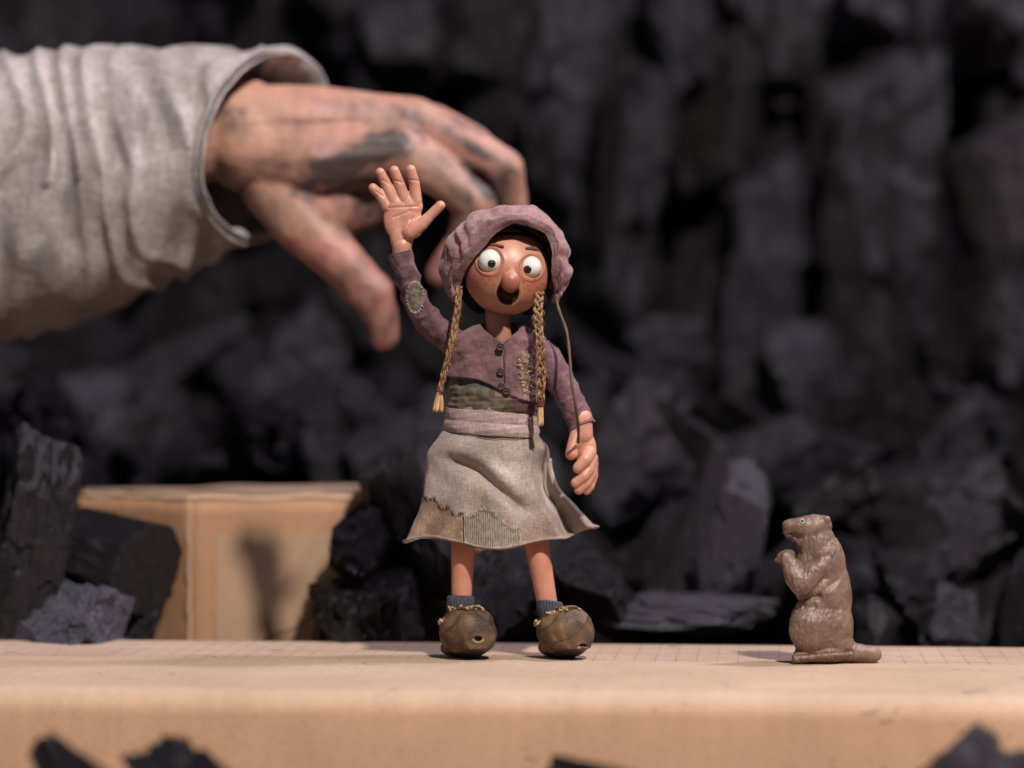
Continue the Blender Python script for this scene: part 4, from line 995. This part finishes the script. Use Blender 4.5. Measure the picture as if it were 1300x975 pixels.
def shoe(cx, L, hole, seed, tops):
    mb = MB()
    # heel cup, vamp and bulbous toe; leans to the picture's right
    mb.ell((cx - 6, 797, 6), (31, 27, 26)); mb.ell((cx + 0, 803, -14), (37, 32, 26), (0, 0, .1)); mb.ell((cx + 4, 806, -28), (33, 27, 24), (.1, .2, .25))
    mb.ell((cx - 4, 786, -2), (26, 17, 22)); mb.ell((cx + 10, 792, -16), (24, 20, 20))
    mb.ell((cx - 8, 822, 4), (27, 13, 26))
    N_ = Vector((.18, -.10, -1)).normalized()
    def push(v, n): return 1.4 * nz(v, .05, seed) + .7 * nz(v, .15, seed)
    V, F = blob(mb, 1.3, 7, push)
    # pressed-in flat toe panel
    c = np.array([cx + 10, 806, -46.]); nn = np.array([.30, .05, -1.]); nn /= np.linalg.norm(nn)
    dd = (V - c) @ nn; V = V - np.where(dd > 0, dd * .85, 0)[:, None] * nn[None]
    hx, hy = hole
    for k, v in enumerate(V):
        if v[2] < -15:
            q = math.hypot((v[0] - hx) / 5.2, (v[1] - hy) / 3.6); V[k] = v + np.array([0, 0, 5.5 * smoothstep(1.1, .5, q) - 1.2 * math.exp(-((q - 1.35) / .25) ** 2)])
    W = U(V); bot = 0.0006
    W[:, 2] = np.where(W[:, 2] < bot, bot, W[:, 2]);
    W[:, 2] = np.where((W[:, 1] < -.006) & (W[:, 2] < .004), W[:, 2] + (.0012 * np.clip((-.006 - W[:, 1]) / .006, 0, 1)), W[:, 2])
    def col(v):
        c = mix((.150, .088, .048), (.080, .055, .038), smoothstep(-.25, .3, nz(v, .045, seed))); c = mix(c, (.21, .135, .065), .75 * smoothstep(.1, .5, nz(v, .03, seed + 4)) * smoothstep(cx + 18, cx - 8, v[0]))
        # crease lines running down to the toe
        s = math.sin((v[0] - cx) * .16 + (v[1] - 800) * .19 + 2 * nz(v, .03, 2)); c = mix(c, (.05, .038, .028), .6 * smoothstep(.9, .99, s))
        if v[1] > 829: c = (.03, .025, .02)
        if v[2] < -15: 
            q = math.hypot((v[0] - hx) / 5.2, (v[1] - hy) / 3.6); c = mix(c, (.02, .015, .012), smoothstep(1.1, .6, q)); 
            if .95 < q < 1.5 and v[1] > hy: c = mix(c, (.42, .33, .23), .7)
        return c
    o = raw('shoe', W, F, M['leather'], P, np.array([col(v) for v in V]))
    # sole slab
    mb = MB(); V2 = []; 
    mb = MB(); rr = random.Random(seed)
    for (tx, ty, td, n, spread) in tops:
        for k in range(n):
            a = rr.uniform(0, 6.28); x = tx + rr.uniform(-spread, spread); y = ty + rr.uniform(-2.5, 2.5)
            e = np.array([rr.uniform(-3, 3), rr.uniform(-3.5, 1), rr.uniform(-3, 1)])
            mb.tube([(x, y + 2, td + 1), (x + e[0] * .5, y + e[1] * .5, td - 2 + e[2]), (x + e[0], y + e[1], td - 2 + e[2] * 1.4)], [1.3, 1.2, .8], 6)
    obj('fringe', mb.V, mb.F, M['fringe'], o)
    mb = MB()
    path = spline([(cx - 22, 772, -10), (cx - 8, 772, -24), (cx + 10, 770, -26), (cx + 22, 776, -14)], 24)
    mb.tube(path, 1.6, 7); obj('collar_cord', mb.V, mb.F, M['leather'], o, (.16, .10, .06))
shoe(594, 1, (607, 811), 4, [(575, 773, -16, 16, 5), (609, 773, -20, 14, 6), (561, 789, -14, 16, 3.5), (590, 771, -26, 6, 8)])
shoe(718, 1, (740, 821), 14, [(700, 779, -22, 16, 5), (732, 775, -20, 12, 6), (682, 791, -16, 22, 6), (716, 774, -26, 6, 9)])

# ------------------------------------------------------------------ figurine
def figurine():
    B = -68.0
    root = thing('animal_figurine', 'small glossy brown plastic beaver figurine sitting upright on the stage with paws raised', 'figurine', tuple(U([(1048, 842, B)])[0] * np.array([1, 1, 0])))
    mb = MB()
    mb.ell((1043, 795, B), (41, 46, 30)); mb.ell((1045, 760, B), (35, 44, 27)); mb.ell((1047, 722, B), (27, 46, 23)); mb.ell((1038, 697, B), (24.5, 36, 19)); mb.ell((1034, 716, B), (24, 26, 19)); mb.ell((1052, 762, B), (29.5, 60, 24))
    mb.ell((1034, 674, B), (21, 21.5, 16.5)); mb.ell((1043, 668, B), (13.5, 14.5, 14)); mb.cap((1024, 670, B), (1004, 669, B), 16, 10.5); mb.ell((1003, 675, B), (9, 8.5, 8.5)); mb.ell((999, 665.5, B), (6, 5, 5))
    mb.ell((1012, 683, B), (8, 6, 6)); mb.ell((1022, 690, B), (11, 13, 11)); mb.ell((1045, 682, B), (11, 20, 13))
    for s in (-1, 1):
        mb.ell((1049.5, 660, B + s * 9), (5, 5.5, 3.5), (0, 0, .3))
        mb.chain([(1040, 722, B + s * 16, 13), (1020, 742, B + s * 20, 16), (1010, 733, B + s * 17, 14), (1004, 718, B + s * 12, 11.5), (999, 708, B + s * 8, 9.0)])
        mb.ell((998, 707, B + s * 6), (12.5, 9, 6.5), (0, 0, -.35)); mb.chain([(992, 709, B + s * 5, 4), (986, 711, B + s * 4, 3)])
        mb.ell((1032, 800, B + s * 18), (30, 30, 17))
        mb.chain([(1035, 832, B + s * 17, 8), (1012, 835, B + s * 19, 6.8)])
    mb.chain([(1060, 815, B, 24), (1078, 828, B, 14), (1100, 830, B, 11), (1109, 831, B, 10.5)])
    mb.ell((1045, 830, B), (38, 13, 27))
    def push(v, n):
        # tufts of sculpted fur running down the body
        fy = v[1] + 2 * nz(v, .06, 1); k = 1.0 * nz((v[0] * .17, v[1] * .07, v[2] * .17), 1, 3) + .9 * nz((v[0] * .36, v[1] * .16, v[2] * .3), 1, 6) + .25 * nz((v[0] * .7, v[1] * .3, v[2] * .6), 1, 9)
        k *= 1 - .7 * smoothstep(690, 670, v[1]) - 0
        k *= 1 - .6 * smoothstep(1085, 1095, v[0])
        # arm fold, chest tufts
        for (x0, y0, x1, y1, a, w_) in ((1003, 763, 1040, 757, -4.0, 3.4), (1040, 757, 1063, 735, -2.6, 4.0), (1025, 716, 1052, 704, -1.6, 3), (1010, 833, 1082, 827, -2.0, 2.2)):
            px, py = v[0] - x0, v[1] - y0; L = math.hypot(x1 - x0, y1 - y0); tt = max(0, min(1, (px * (x1 - x0) + py * (y1 - y0)) / L / L))
            k += a * math.exp(-(math.hypot(px - tt * (x1 - x0), py - tt * (y1 - y0)) / w_) ** 2)
        for (x, y, r, a) in ((1052, 752, 9, 2.0), (1042, 772, 6, 1.8), (1030, 790, 12, 1.2), (1030, 722, 7, 1.6), (1044, 718, 6, 1.4)):
            k += a * math.exp(-((v[0] - x) ** 2 + (v[1] - y) ** 2) / r ** 2)
        # mouth line
        q = math.hypot((v[0] - 1004) / 7, (v[1] - (679)) / 2.0)
        k -= 2.2 * math.exp(-q * q)
        return k
    V, F = blob(mb, .95, 3, push)
    W = U(V); W[:, 2] = np.maximum(W[:, 2], .0004)
    def col(v):
        c = mix((.215, .140, .103), (.17, .108, .078), smoothstep(-.2, .3, nz(v, .05, 1)))
        c = mix(c, (.30, .19, .13), .6 * smoothstep(1095, 1112, v[0])); c = mix(c, (.27, .175, .13), .5 * smoothstep(1022, 1008, v[0]) * smoothstep(826, 832, v[1]))
        return c
    o = raw('body', W, F, M['figurine'], root, np.array([col(v) for v in V]))
    for s in (-1, 1):
        d = B + s * 12.0
        m1 = MB(); m1.tube([(1018.5 + 2.3 * math.cos(a), 661.5 + 2.6 * math.sin(a), d + s * 1.2) for a in np.linspace(0, 2 * math.pi, 20)], .75, 8)
        e = obj('eye', m1.V, m1.F, M['chrome'], root); m1 = MB(); m1.ell((1018.5, 661.5, d), (2.4, 2.6, 2.4)); obj('pupil', m1.V, m1.F, M['pupil'], e)
figurine()
